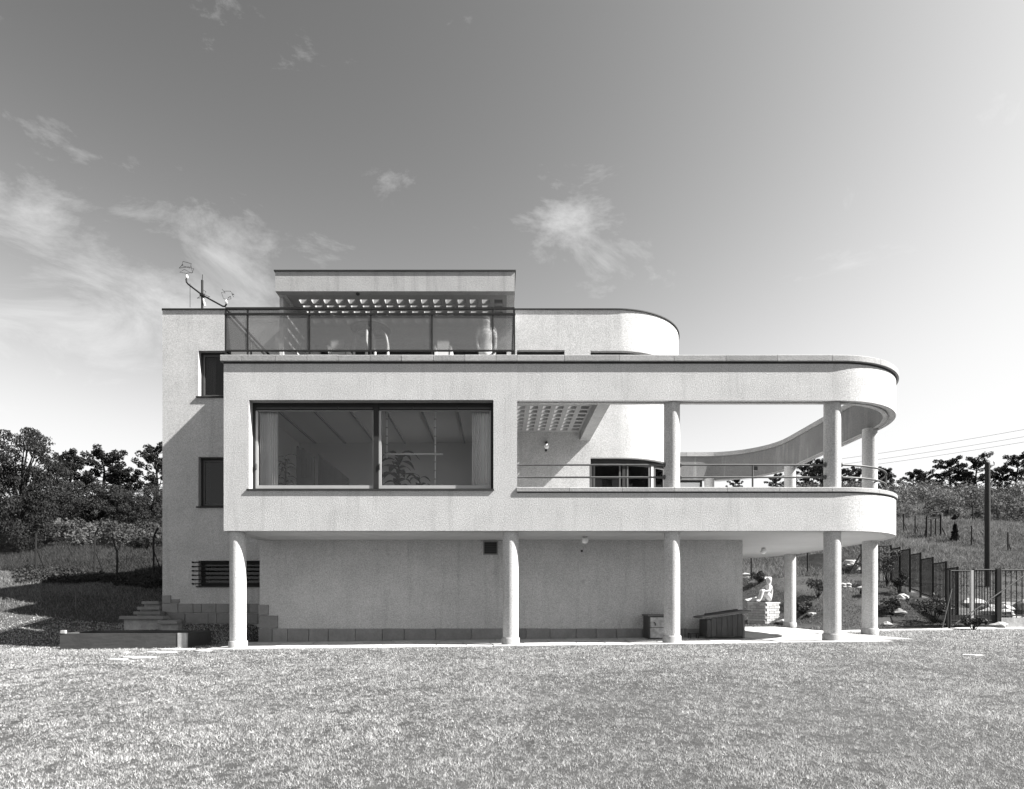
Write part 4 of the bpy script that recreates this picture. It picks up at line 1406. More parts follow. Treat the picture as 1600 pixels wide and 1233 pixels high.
# ------------------------------------------------------------------ wire fence on the left
FD = 13.0
wf = thing('wire_fence', 'chain-link fence with bent iron posts on the left slope', 'fence', gpt(150, FD))
sF = (CD + FD) / FPX
for px in (-36, 56, 148, 240, 332):
    b = gpt(px, FD); g = b.z
    po = MB().tube([(b.x, FD, g - .3), (b.x, FD, g + 1.78), (b.x + .04, FD, g + 1.92), (b.x + .24, FD - .1, g + 2.2)], .04, 8).build('post', M['iron'], wf)
    MB().tube([(b.x + .03, FD, g + 1.15), (b.x + .42, FD + .12, g - .1)], .02, 6).tube([(b.x, FD, g + .42), (b.x + .26, FD + .08, g + .42)], .015, 6).build('brace', M['iron'], po)
mb = MB()
x0 = gpt(-36, FD).x; x1 = gpt(332, FD).x
def gl(x): return gz(x, FD) + .05
Hn = 1.6
x = x0 - Hn
while x < x1:
    for sgn in (1, -1):
        a, c = (x, x + Hn) if sgn > 0 else (x + Hn, x)
        pa = (a, FD + sgn * .004, gl(min(max(a, x0), x1))); pc = (c, FD + sgn * .004, gl(min(max(c, x0), x1)) + Hn)
        mb.tube([pa, pc], .0032, 3, caps=False)
    x += .075
for h in (0, .8, 1.6, 1.95, 2.15):
    mb.tube([(xx, FD - (.06 if h > 1.7 else 0), gl(xx) + h) for xx in np.linspace(x0, x1, 16)], .005, 4, caps=False)
o = mb.build('wire_mesh', M['wire'], wf); o['kind'] = 'stuff'
# kerb stones before the wire fence
for (xa, xb, nm) in ((70, 160, 'low stone edging along the left end of the wire fence'), (205, 256, 'low stone edging before the wire fence next to the house')):
    t = thing('stone_edging', nm, 'edging', gpt((xa + xb) / 2, 12.2))
    px = xa
    while px < xb:
        w = random.uniform(9, 15); a = gpt(px, 12.2); c = gpt(px + w - .8, 12.2)
        mb = MB(); mb.hexa([(a.x, 12.1, a.z - .1), (c.x, 12.1, c.z - .1), (c.x, 12.35, c.z - .1), (a.x, 12.35, a.z - .1)],
                           [(a.x, 12.1, a.z + .07), (c.x, 12.1, c.z + .09), (c.x, 12.35, c.z + .09), (a.x, 12.35, a.z + .07)])
        fix_normals(mb.build('stone', M['rock'], t)); px += w

# ------------------------------------------------------------------ boxes below the balcony
def board_face(x0, x1, n, y0, y1, zb, zt0, zt1, parent, mat):
    """upright boards from x0 to x1, tops from zt0 to zt1"""
    for k in range(n):
        a = x0 + (x1 - x0) * k / n + .004; b = x0 + (x1 - x0) * (k + 1) / n - .004
        za = zt0 + (zt1 - zt0) * k / n; zc = zt0 + (zt1 - zt0) * (k + 1) / n
        mb = MB(); mb.hexa([(a, y0, zb), (b, y0, zb), (b, y1, zb), (a, y1, zb)], [(a, y0, za), (b, y0, zc), (b, y1, zc), (a, y1, za)])
        fix_normals(mb.build('board', mat, parent))
bn = thing('garden_bin', 'dark boarded bin with a sloping lid by the wall corner', 'bin', (5.5, 1.4, .05))
bx0, bx1, by0, by1 = 5.06, 5.92, 1.2, 1.78
board_face(bx0 + .10, bx1, 6, by0, by0 + .03, .10, .535, .665, bn, M['board'])
MB().box(bx0, bx0 + .095, by0 + .002, by1, .08, .50).build('side_panel', M['board'], bn)
MB().box(bx1 + .002, bx1 + .05, by0 - .005, by1, .06, .62).build('leg', M['boardtop'], bn)
MB().box(bx0 + .1, bx1, by0 + .04, by1, .09, .50).build('body', M['board'], bn)
def slope_board(x0, x1, y0, y1, z0, z1, t):
    mb = MB(); mb.hexa([(x0, y0, z0), (x1, y0, z1), (x1, y1, z1), (x0, y1, z0)], [(x0, y0, z0 + t), (x1, y0, z1 + t), (x1, y1, z1 + t), (x0, y1, z0 + t)]); return mb
fix_normals(slope_board(bx0 - .14, bx1 + .18, by0 - .06, by1 + .03, .54, .70, .045).build('lid', M['boardtop'], bn))
fix_normals(slope_board(bx0 + .05, bx1, by1 - .28, by1 - .22, .617, .733, .035).build('batten', M['board'], bn))
cr = thing('storage_box', 'small box with worn pale front panels behind the third column', 'box', (3.95, 1.7, .03))
cx0, cx1, cy0, cy1 = 3.69, 4.25, 1.40, 1.97
MB().box(cx0, cx0 + .03, cy0, cy1, .03, .585).build('side_panel', M['board'], cr)
MB().box(cx1 - .03, cx1, cy0, cy1, .03, .585).build('side_panel', M['board'], cr)
MB().box(cx0 + .03, cx1 - .03, cy0 + .02, cy1, .03, .58).build('body', M['board'], cr)
MB().box(cx0 - .03, cx1 + .03, cy0 - .03, cy1 + .01, .587, .63).build('lid', M['boardtop'], cr)
MB().box(cx0 + .035, cx1 - .035, cy0 - .005, cy0 + .018, .055, .30).build('drawer_front', M['palepanel'], cr)
MB().box(cx0 + .035, cx1 - .035, cy0 - .005, cy0 + .018, .315, .56).build('drawer_front', M['palepanel'], cr)
MB().tube([(cx0 + .12, cy0 - .012, .44), (cx0 + .15, cy0 - .02, .42), (cx0 + .16, cy0 - .012, .36)], .012, 6).build('handle', M['bakelite'], cr)
tb = thing('small_stool', 'tiny dark low stool standing beside the boarded bin', 'stool', (4.85, 1.6, .03))
MB().box(4.74, 4.98, 1.5, 1.7, .14, .165).build('seat', M['board'], tb)
for (a, c) in ((4.76, 1.52), (4.95, 1.52), (4.76, 1.68), (4.95, 1.68)):
    MB().box(a - .012, a + .012, c - .012, c + .012, .02, .139).build('leg', M['board'], tb)

# ------------------------------------------------------------------ bodies grown from a skeleton
def skin_body(name, joints, edges, mat, parent=None, root=None, sub=2, origin=(0, 0, 0)):
    me = bpy.data.meshes.new(name)
    names = list(joints)
    idx = {n: i for i, n in enumerate(names)}
    me.from_pydata([joints[n][0] for n in names], [(idx[a], idx[b]) for a, b in edges], [])
    o = bpy.data.objects.new(name, me)
    COL.objects.link(o)
    md = o.modifiers.new('skin', 'SKIN')
    md.use_smooth_shade = True
    sv = me.skin_vertices[0].data
    for i, n in enumerate(names):
        r = joints[n][1]
        sv[i].radius = r if isinstance(r, tuple) else (r, r)
        sv[i].use_root = (n == (root or names[0]))
    sd = o.modifiers.new('sub', 'SUBSURF'); sd.levels = sub; sd.render_levels = sub
    dg = bpy.context.evaluated_depsgraph_get(); dg.update()
    ev = o.evaluated_get(dg)
    m2 = bpy.data.meshes.new_from_object(ev)
    bpy.data.objects.remove(o)
    m2.materials.clear(); m2.materials.append(mat)
    m2.polygons.foreach_set('use_smooth', np.ones(len(m2.polygons), dtype=bool))
    n = bpy.data.objects.new(name, m2)
    n.location = Vector(origin)
    return link(n, parent)

# --- seated stone figure on a brick pedestal
ps = hit(1199, 979)
PD = 8.2
pc = gpt(1199, PD)
s_ = (CD + PD) / FPX
px0, px1 = (1179 - 780) * s_, (1224 - 780) * s_
pz0, pz1 = gz(pc.x, PD) - .1, EYE + (940 - 941) * s_
pd = thing('brick_pedestal', 'whitewashed brick pedestal under the seated statue', 'pedestal', (pc.x, PD + .4, pz0))
# a block turned so that its corner shows
ang = math.radians(-64)
ca, sa = math.cos(ang), math.sin(ang)
LX, LY = .80, .72
cxp, cyp = (px0 + px1) / 2, PD + .45
def pw(u, v, z):
    return (cxp + u * ca - v * sa, cyp + u * sa + v * ca, z)
mb = MB(); mb.hexa([pw(-LX / 2 + .02, -LY / 2 + .02, pz0), pw(LX / 2 - .02, -LY / 2 + .02, pz0), pw(LX / 2 - .02, LY / 2 - .02, pz0), pw(-LX / 2 + .02, LY / 2 - .02, pz0)],
                   [pw(-LX / 2 + .02, -LY / 2 + .02, pz1 - .03), pw(LX / 2 - .02, -LY / 2 + .02, pz1 - .03), pw(LX / 2 - .02, LY / 2 - .02, pz1 - .03), pw(-LX / 2 + .02, LY / 2 - .02, pz1 - .03)])
fix_normals(mb.build('core', M['joint'], pd))
def brick(u0, u1, v0, v1, z0, z1):
    mb = MB(); mb.hexa([pw(u0, v0, z0), pw(u1, v0, z0), pw(u1, v1, z0), pw(u0, v1, z0)], [pw(u0, v0, z1), pw(u1, v0, z1), pw(u1, v1, z1), pw(u0, v1, z1)])
    fix_normals(mb.build('brick', M['brick'], pd))
nc = 9; ch = (pz1 - .05 - pz0) / nc
for c in range(nc):
    z0 = pz0 + c * ch + .012; z1 = pz0 + (c + 1) * ch
    off = .13 if c % 2 else 0
    u = -LX / 2 - off
    while u < LX / 2 - .02:
        a = max(u + .006, -LX / 2); b = min(u + .25, LX / 2)
        if b - a > .03:
            j = random.uniform(0, .012)
            brick(a, b, -LY / 2 - j, -LY / 2 + .05, z0, z1)
            brick(a, b, LY / 2 - .05, LY / 2 + j, z0, z1)
        u += .26
    v = -LY / 2 + .056 - off
    while v < LY / 2 - .07:
        a = max(v + .006, -LY / 2 + .056); b = min(v + .25, LY / 2 - .056)
        if b - a > .03:
            j = random.uniform(0, .012)
            brick(-LX / 2 - j, -LX / 2 + .05, a, b, z0, z1)
            brick(LX / 2 - .05, LX / 2 + j, a, b, z0, z1)
        v += .26
mb = MB(); e = .015
mb.hexa([pw(-LX / 2 - e, -LY / 2 - e, pz1 - .045), pw(LX / 2 + e, -LY / 2 - e, pz1 - .045), pw(LX / 2 + e, LY / 2 + e, pz1 - .045), pw(-LX / 2 - e, LY / 2 + e, pz1 - .045)],
        [pw(-LX / 2 - e, -LY / 2 - e, pz1), pw(LX / 2 + e, -LY / 2 - e, pz1), pw(LX / 2 + e, LY / 2 + e, pz1), pw(-LX / 2 - e, LY / 2 + e, pz1)])
fix_normals(mb.build('cap_slab', M['marble'], pd))

sO = Vector((cxp + .10, cyp, pz1))
stt = thing('statue', 'pale stone statue of a seated woman clasping one raised knee', 'statue', sO)
def so(x, y, z): return (x, y, z)
J = {
    'hip': (so(.16, 0, .12), (.135, .12)), 'waist': (so(.13, 0, .30), (.095, .085)), 'chest': (so(.08, -.01, .46), (.12, .10)), 'neckb': (so(.075, -.01, .585), (.05, .05)),
    'neck': (so(.08, -.02, .64), (.042, .042)), 'headl': (so(.085, -.03, .72), (.07, .078)), 'headt': (so(.075, -.03, .80), (.078, .085)), 'crown': (so(.07, -.025, .865), (.055, .055)),
    # raised leg
    'h1': (so(.08, -.10, .13), .095), 'k1': (so(-.24, -.14, .40), .068), 'c1': (so(-.30, -.14, .24), .06), 'a1': (so(-.36, -.14, .06), .04), 't1': (so(-.49, -.15, .03), .03),
    # stretched leg
    'h2': (so(.05, .10, .12), .095), 'k2': (so(-.30, .12, .12), .07), 'c2': (so(-.45, .11, .09), .058), 'a2': (so(-.66, .08, .055), .04), 't2': (so(-.77, .06, .075), .03),
    # arms: one round the knee, one propping behind
    's1': (so(.05, -.14, .53), .052), 'e1': (so(-.05, -.22, .36), .040), 'w1': (so(-.22, -.18, .36), .030), 'f1': (so(-.28, -.14, .37), .03),
    's2': (so(.09, .13, .53), .052), 'e2': (so(-.05, .17, .38), .040), 'w2': (so(-.20, .02, .37), .030), 'f2': (so(-.26, -.06, .385), .03)}
E = [('hip', 'waist'), ('waist', 'chest'), ('chest', 'neckb'), ('neckb', 'neck'), ('neck', 'headl'), ('headl', 'headt'), ('headt', 'crown'),
     ('hip', 'h1'), ('h1', 'k1'), ('k1', 'c1'), ('c1', 'a1'), ('a1', 't1'), ('hip', 'h2'), ('h2', 'k2'), ('k2', 'c2'), ('c2', 'a2'), ('a2', 't2'),
     ('chest', 's1'), ('s1', 'e1'), ('e1', 'w1'), ('w1', 'f1'), ('chest', 's2'), ('s2', 'e2'), ('e2', 'w2'), ('w2', 'f2')]
J = {k: (p, tuple(q * 1.28 for q in r) if isinstance(r, tuple) else r * 1.3) for k, (p, r) in J.items()}
fig = skin_body('figure', J, E, M['marble'], stt, 'hip', 2, sO)
hairJ = {'a': (so(.10, -.02, .86), .065), 'b': (so(.125, .0, .79), .085), 'c': (so(.125, .01, .69), .075), 'd': (so(.13, .02, .60), .06), 'e': (so(.13, .02, .50), .03)}
skin_body('hair', hairJ, [('a', 'b'), ('b', 'c'), ('c', 'd'), ('d', 'e')], M['marble'], stt, 'a', 2, sO)
stt.rotation_euler = (0, 0, math.radians(12))
stt.scale = (1.08, 1.08, 1.08)

# ------------------------------------------------------------------ iron fence and gate on the right
def iron_panel(parent, A, B, zb0, zb1, zt, name='panel', pitch=.135, bar=.015, posts=True, label=None, base_plate=0.0):
    """railing panel between plan points A and B: level top rail, sloping foot; every bar its own"""
    A = Vector(A); B = Vector(B); L = (B - A).length; u = (B - A) / L
    p = sub(name, parent, (A.x, A.y, min(zb0, zb1)))
    P = lambda t, z: (A.x + u.x * t, A.y + u.y * t, z)
    mb = MB().tube([P(0, zt), P(L, zt)], .022, 4)
    mb.build('top_rail', M['iron'], p)
    MB().tube([P(0, zb0 + .12), P(L, zb1 + .12)], .02, 4).build('bottom_rail', M['iron'], p)
    n = max(2, int(round(L / pitch)))
    for k in range(1, n):
        t = L * k / n; z0 = zb0 + (zb1 - zb0) * k / n + .05
        MB().tube([P(t, z0), P(t, zt - .002)], bar, 4).build('bar', M['iron'], p)
    if posts:
        MB().tube([P(0, zb0 - .25), P(0, zt + .03)], .035, 6).build('post', M['iron'], p)
    if base_plate:
        mb = MB(); q = .012
        nrm = Vector((-u.y, u.x)) * q
        a0 = [(A.x - nrm.x, A.y - nrm.y, zb0 + .02), (B.x - nrm.x, B.y - nrm.y, zb1 + .02), (B.x + nrm.x, B.y + nrm.y, zb1 + .02), (A.x + nrm.x, A.y + nrm.y, zb0 + .02)]
        a1 = [(x, y, z + base_plate) for x, y, z in a0]
        mb.hexa(a0, a1); fix_normals(mb.build('kick_plate', M['iron'], p))
    return p

fen = thing('iron_fence', 'dark iron bar fence stepping up the slope on the right', 'fence', (14.6, 7, gz(14.6, 7)))
steps = [(1496.5, 888, 953, 5.0), (1478.6, 888, 950, 5.85), (1457.7, 879.7, 943, 6.75), (1438.6, 873, 933, 7.75), (1422, 866, 925, 8.6), (1406, 859.5, 917, 9.5), (1392, 857, 913, 10.3)]
for a, b in zip(steps[:-1], steps[1:]):
    A = W(a[0], b[2], a[3]); B = W(b[0], b[2], b[3])
    dm = (a[3] + b[3]) / 2
    zt = EYE + (940 - b[1]) * (CD + dm) / FPX
    zb = EYE + (940 - b[2]) * (CD + dm) / FPX
    iron_panel(fen, (A.x, A.y), (B.x, B.y), zb - .12, zb + .02, zt, pitch=.095, bar=.017)
# top end of the fence: a taller leaf turned to the camera
A = W(1392, 920, 10.3); B = W(1368, 920, 10.5)
iron_panel(fen, (A.x, A.y), (B.x, B.y), A.z - .1, A.z - .05, EYE + (940 - 853) * (CD + 10.3) / FPX, pitch=.12)
# stone footings of the fence
for a, b in zip(steps[:-1], steps[1:]):
    dm = (a[3] + b[3]) / 2
    A = W(a[0], b[2], a[3]); B = W(b[0], b[2], b[3]); zb = EYE + (940 - b[2]) * (CD + dm) / FPX
    MB().box(min(A.x, B.x) - .12, max(A.x, B.x) + .12, A.y + .02, B.y - .02, gz(A.x, dm) - .5, zb - .02).build('footing', M['rock'], fen)

GD = 4.5
ga = thing('iron_gate', 'dark iron bar gate with solid foot plate at the right edge', 'gate', gpt(1520, GD))
gxs = [W(px, 985, GD).x for px in (1484, 1515, 1556)]
zg = gz(gxs[1], GD)
ztg = EYE + (940 - 892) * (CD + GD) / FPX
iron_panel(ga, (gxs[0], GD), (gxs[1], GD), zg + .1, zg + .1, ztg, 'leaf', pitch=.085, base_plate=.26)
iron_panel(ga, (gxs[1] + .12, GD), (gxs[2], GD), zg + .1, zg + .1, ztg + .03, 'leaf', pitch=.085, base_plate=.26)
MB().box(gxs[1] + .02, gxs[1] + .09, GD - .04, GD + .04, zg - .1, ztg + .02).build('post', M['lightpaint'], ga)
MB().box(gxs[2] + .002, gxs[2] + .10, GD - .05, GD + .05, zg - .1, ztg + .07).build('post', M['iron'], ga)
MB().box(gxs[0] - .09, gxs[0] - .04, GD - .03, GD + .03, zg - .1, ztg + .01).build('post', M['iron'], ga)
f2 = thing('iron_fence', 'stretch of iron bar fence right of the gate at the photo edge', 'fence', (gxs[2] + 1, GD, zg))
iron_panel(f2, (gxs[2] + .13, GD), (gxs[2] + 2.9, GD), zg + .25, zg + .25, ztg + .02, pitch=.16, bar=.016)
MB().box(gxs[2] + .12, gxs[2] + 2.9, GD - .06, GD + .12, zg - .2, zg + .3).build('footing', M['rock'], f2)
for (xa, ya, xb, yb, lb) in ((1478, 985, 1602, 898, 'thin stake leaning across the gate bars'), (1470, 990, 1487, 920, 'thin stake leaning on the left gate post')):
    a = W(xa, ya, GD - .35); c = W(xb, yb, GD - .12)
    tag(MB().tube([tuple(a), tuple(c)], .018, 6).build('stake', M['board']), lb, 'stake')
# rubble heap behind the gate
for k in range(16):
    pxx = random.uniform(1515, 1605)
    b = gpt(pxx, random.uniform(5.2, 6.4))
    o = rock(pxx, 0, random.uniform(.16, .30), 'broken pale stone in the rubble heap behind the gate', .6, d=b.y, group='stones of the rubble heap behind the gate')
    o.location.z += random.uniform(0, .45)

# ------------------------------------------------------------------ hillside things
pl = gpt(1543, 9.5)
sP = (CD + 9.5) / FPX
pt = EYE + (940 - 722) * sP
up_ = thing('utility_pole', 'thick dark wooden pole standing behind the gate', 'pole', pl)
MB().lathe((pl.x, pl.y, 0), [(.10, pl.z - .4), (.088, pt - .08), (.075, pt - .02), (.02, pt)], 14).build('shaft', M['pole'], up_)
MB().tube([(pl.x + .09, pl.y, pt - .15), (pl.x + .25, pl.y, pt - .12), (pl.x + .25, pl.y, pt - .03)], .015, 6).build('bracket', M['iron'], up_)
MB().lathe((pl.x + .25, pl.y, pt - .04), [(.02, 0), (.035, .02), (.03, .06), (.012, .08)], 10).build('insulator', M['opal'], up_)
for k, ((xa, ya), (xb, yb), lb) in enumerate([((1640, 664), (1100, 741), 'uppermost power line crossing the sky at the right'),
                                               ((1640, 675.5), (1100, 748), 'middle power line crossing the sky at the right'),
                                               ((1640, 684), (1100, 754), 'lowest power line crossing the sky at the right')]):
    a = W(xa, ya, 26); c = W(xb, yb, 47)
    pts = [a.lerp(c, t) - Vector((0, 0, .35 * 4 * t * (1 - t))) for t in np.linspace(0, 1, 20)]
    tag(MB().tube([tuple(p) for p in pts], .011, 5).build('power_line', M['wire']), lb, 'power line', 'power lines over the hill')

FG = 'thin posts of the hillside fence'
for (x, yt, yb, lb) in [(1412, 803, 831, 'thin braced post nearest the balcony end on the hillside'), (1430, 806, 834, 'thin braced post left of the arched frame'),
                        (1482, 788, 812, 'thin post on the hillside right above the arched frame'), (1518, 822, 853, 'thin braced post on the meadow left of the pole'),
                        (1575, 832, 864, 'thin braced post on the meadow right of the pole'), (1520, 790, 815, 'thin post by the scrub left of the pole'),
                        (1558, 792, 812, 'thin post by the scrub right of the pole')]:
    b = hit(x, yb, 12)
    h = (yb - yt) * (CD + b.y) / FPX
    t = thing('fence_post', lb, 'post', b, FG)
    MB().tube([(b.x, b.y, b.z - .2), (b.x, b.y, b.z + h)], .035, 6).build('shaft', M['iron'], t)
    MB().tube([(b.x, b.y, b.z + h * .55), (b.x + h * .28, b.y + .1, b.z - .05)], .022, 5).build('brace', M['iron'], t)
# posts seen below the balcony
for (x, yt, yb, lb) in [(1174, 866, 905, 'thin iron post on the slope seen beside the house corner'), (1262, 862, 904, 'thin iron post in front of the dark earth mound')]:
    b = gpt(x, 12.6); h = (yb - yt) * (CD + b.y) / FPX
    t = thing('fence_post', lb, 'post', b, 'thin posts behind the rock garden')
    MB().tube([(b.x, b.y, b.z - .2), (b.x, b.y, b.z + h)], .035, 6).build('shaft', M['iron'], t)
# arched wooden frame
b = hit(1459, 838, 12); sb_ = (CD + b.y) / FPX
af = thing('arched_frame', 'dark arched wooden garden frame on the hillside', 'frame', b)
def F(px, py): return (b.x + (px - 1459) * sb_, b.y, b.z + (838 - py) * sb_)
for px, yt in ((1448, 808), (1455, 812), (1462, 811), (1470, 804)):
    MB().tube([F(px, 842), F(px, yt)], .055 if px in (1448, 1470) else .04, 6).build('post', M['pole'], af)
MB().tube([F(1448, 808), F(1451, 803), F(1458, 800.5), F(1468, 800), F(1476, 795), F(1482, 790)], .045, 6).build('arch', M['pole'], af)
MB().tube([F(1448, 812), F(1470, 808)], .035, 6).build('crossbar', M['pole'], af)
for a_, c_ in (((1470, 820), (1480, 842)), ((1448, 822), (1444, 842))):
    MB().tube([F(*a_), F(*c_)], .035, 6).build('brace', M['pole'], af)
b2 = hit(1492, 845, 12)
t = thing('young_conifer', 'small dark conifer with a bare leader on the meadow', 'tree', b2)
s2 = (CD + b2.y) / FPX
MB().tube([(b2.x, b2.y, b2.z - .1), (b2.x, b2.y, b2.z + 42 * s2)], [.05, .012], 6).build('trunk', M['bark'], t)
cs = [((random.uniform(-.5, .5)) * 6 * s2 * (1 - .09 * k), 0, (3 + 2.4 * k) * s2) for k in range(10)] + [(0, 0, 36 * s2), (.1, 0, 39 * s2)]
V, Q, A = leaf_cloud(cs, [(6.0 - .52 * k) * s2 for k in range(10)] + [.16, .12], 70, .09, .55)
o = np_mesh('crown', V, Q, M['pine'], quads=True, attr=A); o.parent = t
# earth mound
def mound(px0, px1, ytop, d, label):
    a = gpt(px0, d); c = gpt(px1, d)
    cx = (a.x + c.x) / 2; rx = (c.x - a.x) / 2
    gzc = gz(cx, d); top = EYE + (940 - ytop) * (CD + d) / FPX
    nx, ny = 40, 24; vs = []; 
    for j in range(ny):
        for i in range(nx):
            u = -1.1 + 2.2 * i / (nx - 1); v = -1.1 + 2.2 * j / (ny - 1)
            rr = math.hypot(u, v)
            h = max(0, 1 - rr) ** .8 * (1 + .25 * math.sin(5 * u + 2) * math.sin(4 * v)) + .06 * math.sin(17 * u + 9 * v) * max(0, 1 - rr)
            x = cx + u * rx; y = d + v * 1.6
            vs.append((x, y, gz(x, y) - .06 + (top - gzc) * h * 1.05))
    fs = [(j * nx + i, j * nx + i + 1, (j + 1) * nx + i + 1, (j + 1) * nx + i) for j in range(ny - 1) for i in range(nx - 1)]
    mb = MB(); mb.add(vs, fs, True)
    return tag(mb.build('earth_mound', M['soil']), label, 'mound')
mound(1238, 1352, 867, 14.2, 'dark mound of dug earth behind the rock garden')
# heap of stones under a tripod of poles
for k in range(12):
    pxx = random.uniform(1322, 1350)
    o = rock(pxx, 0, random.uniform(.16, .26), 'pale stone of the heap under the leaning poles', .55, d=random.uniform(12.2, 12.8), group='stone heap behind the corner column')
    o.location.z += random.uniform(0, .42)
tp = thing('leaning_poles', 'dark lashed poles leaning together behind the corner column', 'poles', gpt(1335, 12.3))
for (xa, ya, xb, yb) in ((1320, 908, 1345, 866), (1346, 912, 1346, 848), (1333, 888, 1350, 872), (1336, 880, 1348, 880)):
    a = W(xa, ya, 12.0); c = W(xb, yb, 12.0)
    MB().tube([tuple(a), tuple(c)], .035, 6).build('pole', M['pole'], tp)

# ------------------------------------------------------------------ roof aerial
AD = 5.2
an = thing('roof_aerial', 'dark mast with a slanting arm and wire loops on the left roof', 'aerial', W(316, 482, AD))
A = lambda x, y, d=AD: tuple(W(x, y, d))
bs = W(316, 481, AD); zr0 = 9.40
MB().tube([(bs.x, AD, zr0), A(316, 438)], .035, 8).build('mast', M['iron'], an)
MB().tube([A(316, 438), A(316.5, 429)], .010, 5).build('mast_tip', M['iron'], an)
arm = MB().tube([A(291, 436), A(291.5, 441), A(294, 444), A(316, 461), A(348, 478.5), A(351.5, 479), A(354, 475)], .026, 7).build('arm', M['iron'], an)
MB().box(bs.x - .06, bs.x + .06, AD - .05, AD + .05, W(0, 463, AD).z, W(0, 459.5, AD).z).build('clamp', M['iron'], an)
for (x, y) in ((292, 435), (353.5, 474)):
    p = W(x, y, AD)
    MB().lathe((p.x, p.y, p.z), [(.03, 0), (.045, .03), (.04, .07), (.012, .11)], 10).build('insulator', M['opal'], an)
p = W(320, 478, AD); q = W(317.5, 467, AD)
MB().tube([tuple(q), tuple(p)], [.02, .032], 7).build('lead_box', M['opal'], an)
def loops(segs, name='wire_loop'):
    for pts in segs:
        MB().tube([A(x, y, AD + .25 * math.sin(i * 1.9)) for i, (x, y) in enumerate(pts)], .0075, 4).build(name, M['wire'], an)
loops([[(291, 432), (291, 427), (281, 425.5), (288, 421), (300, 427), (303, 420), (295, 417), (280, 419), (286, 413)],
       [(286, 408.5), (284, 415), (297, 419), (299, 412), (286, 408.5)], [(291, 427), (301, 426), (298, 414)],
       [(354, 471), (353, 468), (349, 466), (346, 457), (352, 458), (347, 452)], [(354, 468), (361, 467), (360, 463), (356, 466)], [(350, 455), (360, 455), (366, 461), (362, 459), (365, 464)],
       [(316, 452), (322, 456), (319, 460), (328, 464), (308, 466), (316, 461)], [(297, 443), (297, 480.5)]])

# ------------------------------------------------------------------ terrace furniture and person
TF = Z_TERR - .018
MB().box(XL + .31, XR - .01, .345, D_MAIN - .005, Z_TERR - .019, Z_TERR - .003).build('terrace_floor', M['roof'], house)
TF = Z_TERR - .003
td = .72
tcx = (579.5 - 780) * (CD + td) / FPX; tz = EYE + (940 - 513) * (CD + td) / FPX - .05
tbl = thing('terrace_table', 'round glass-topped table with bent tubular legs on the roof terrace', 'table', (tcx, td, TF))
MB().lathe((tcx, td, tz), [(.44, 0), (.45, .008), (.45, .022), (.44, .03)], 48).build('table_top', M['pane_dark'], tbl)
MB().tube([(tcx + .45 * math.cos(a), td + .45 * math.sin(a), tz + .015) for a in np.linspace(0, 2 * PI, 40)[:-1]], .022, 6, closed=True).build('rim', M['iron'], tbl)
for k in range(4):
    a = math.radians(-92 + 90 * k)
    u = Vector((math.cos(a), math.sin(a), 0))
    c = Vector((tcx, td, 0))
    pts = [c + u * .12 + Vector((0, 0, tz - .012)), c + u * .26 + Vector((0, 0, tz - .03)), c + u * .36 + Vector((0, 0, tz - .14)), c + u * .40 + Vector((0, 0, tz - .35)), c + u * .41 + Vector((0, 0, TF))]
    MB().tube([tuple(p) for p in pts], .03, 8).build('leg', M['white'], tbl)
def chair(px0, px1, d, label):
    x0 = (px0 - 780) * (CD + d) / FPX; x1 = (px1 - 780) * (CD + d) / FPX
    zt = EYE + (940 - 533.5) * (CD + d) / FPX
    t = thing('terrace_chair', label, 'chair', ((x0 + x1) / 2, d + .3, TF), 'white chairs on the roof terrace')
    MB().box(x0 + .02, x1 - .02, d, d + .035, TF + .44, zt).build('backrest', M['white'], t)
    MB().box(x0, x1, d + .036, d + .52, TF + .36, TF + .43).build('seat', M['white'], t)
    for (a, c) in ((x0, d + .04), (x1 - .05, d + .04), (x0, d + .47), (x1 - .05, d + .47)):
        MB().box(a, a + .05, c, c + .05, TF, TF + .359).build('leg', M['white'], t)
    for a in (x0 - .045, x1 + .002):
        MB().box(a, a + .043, d - .01, d + .5, TF + .431, TF + .66).build('armrest', M['white'], t)
chair(516, 540, .75, 'white box-like armchair left of the round terrace table')
chair(682, 703, .75, 'white box-like armchair between the round table and the standing person')
b = MB().box((703 - 780) * (CD + .5) / FPX, (716 - 780) * (CD + .5) / FPX, .45, .75, TF, TF + .30)
tag(b.build('terrace_stool', M['white']), 'low pale stool beside the right terrace armchair', 'stool')

PDp = 1.45
po = Vector(((760 - 780) * (CD + PDp) / FPX, PDp, TF))
per = thing('person', 'person in pale clothes standing behind the terrace glass', 'person', po)
H = 1.64
J = {'pel': ((0, 0, .92), (.135, .10)), 'wai': ((0, 0, 1.06), (.115, .085)), 'che': ((0, 0, 1.24), (.145, .10)), 'nkb': ((0, 0, 1.37), (.055, .05)), 'nek': ((0, -.005, 1.42), (.047, .047)),
     'chin': ((0, -.02, 1.475), (.07, .075)), 'hd': ((0, -.012, 1.545), (.092, .102)), 'top': ((0, -.005, 1.615), (.07, .08)),
     'h1': ((-.09, 0, .86), .085), 'k1': ((-.10, -.01, .48), .058), 'a1': ((-.10, .01, .09), .038), 't1': ((-.11, -.15, .03), .032),
     'h2': ((.09, 0, .86), .085), 'k2': ((.10, -.02, .48), .058), 'a2': ((.10, .0, .09), .038), 't2': ((.12, -.16, .03), .032),
     's1': ((-.18, 0, 1.31), .05), 'e1': ((-.24, .02, 1.05), .038), 'w1': ((-.20, -.12, .88), .027), 'p1': ((-.18, -.16, .83), .03),
     's2': ((.18, 0, 1.31), .05), 'e2': ((.23, .03, 1.05), .038), 'w2': ((.21, -.06, .84), .027), 'p2': ((.205, -.08, .79), .03)}
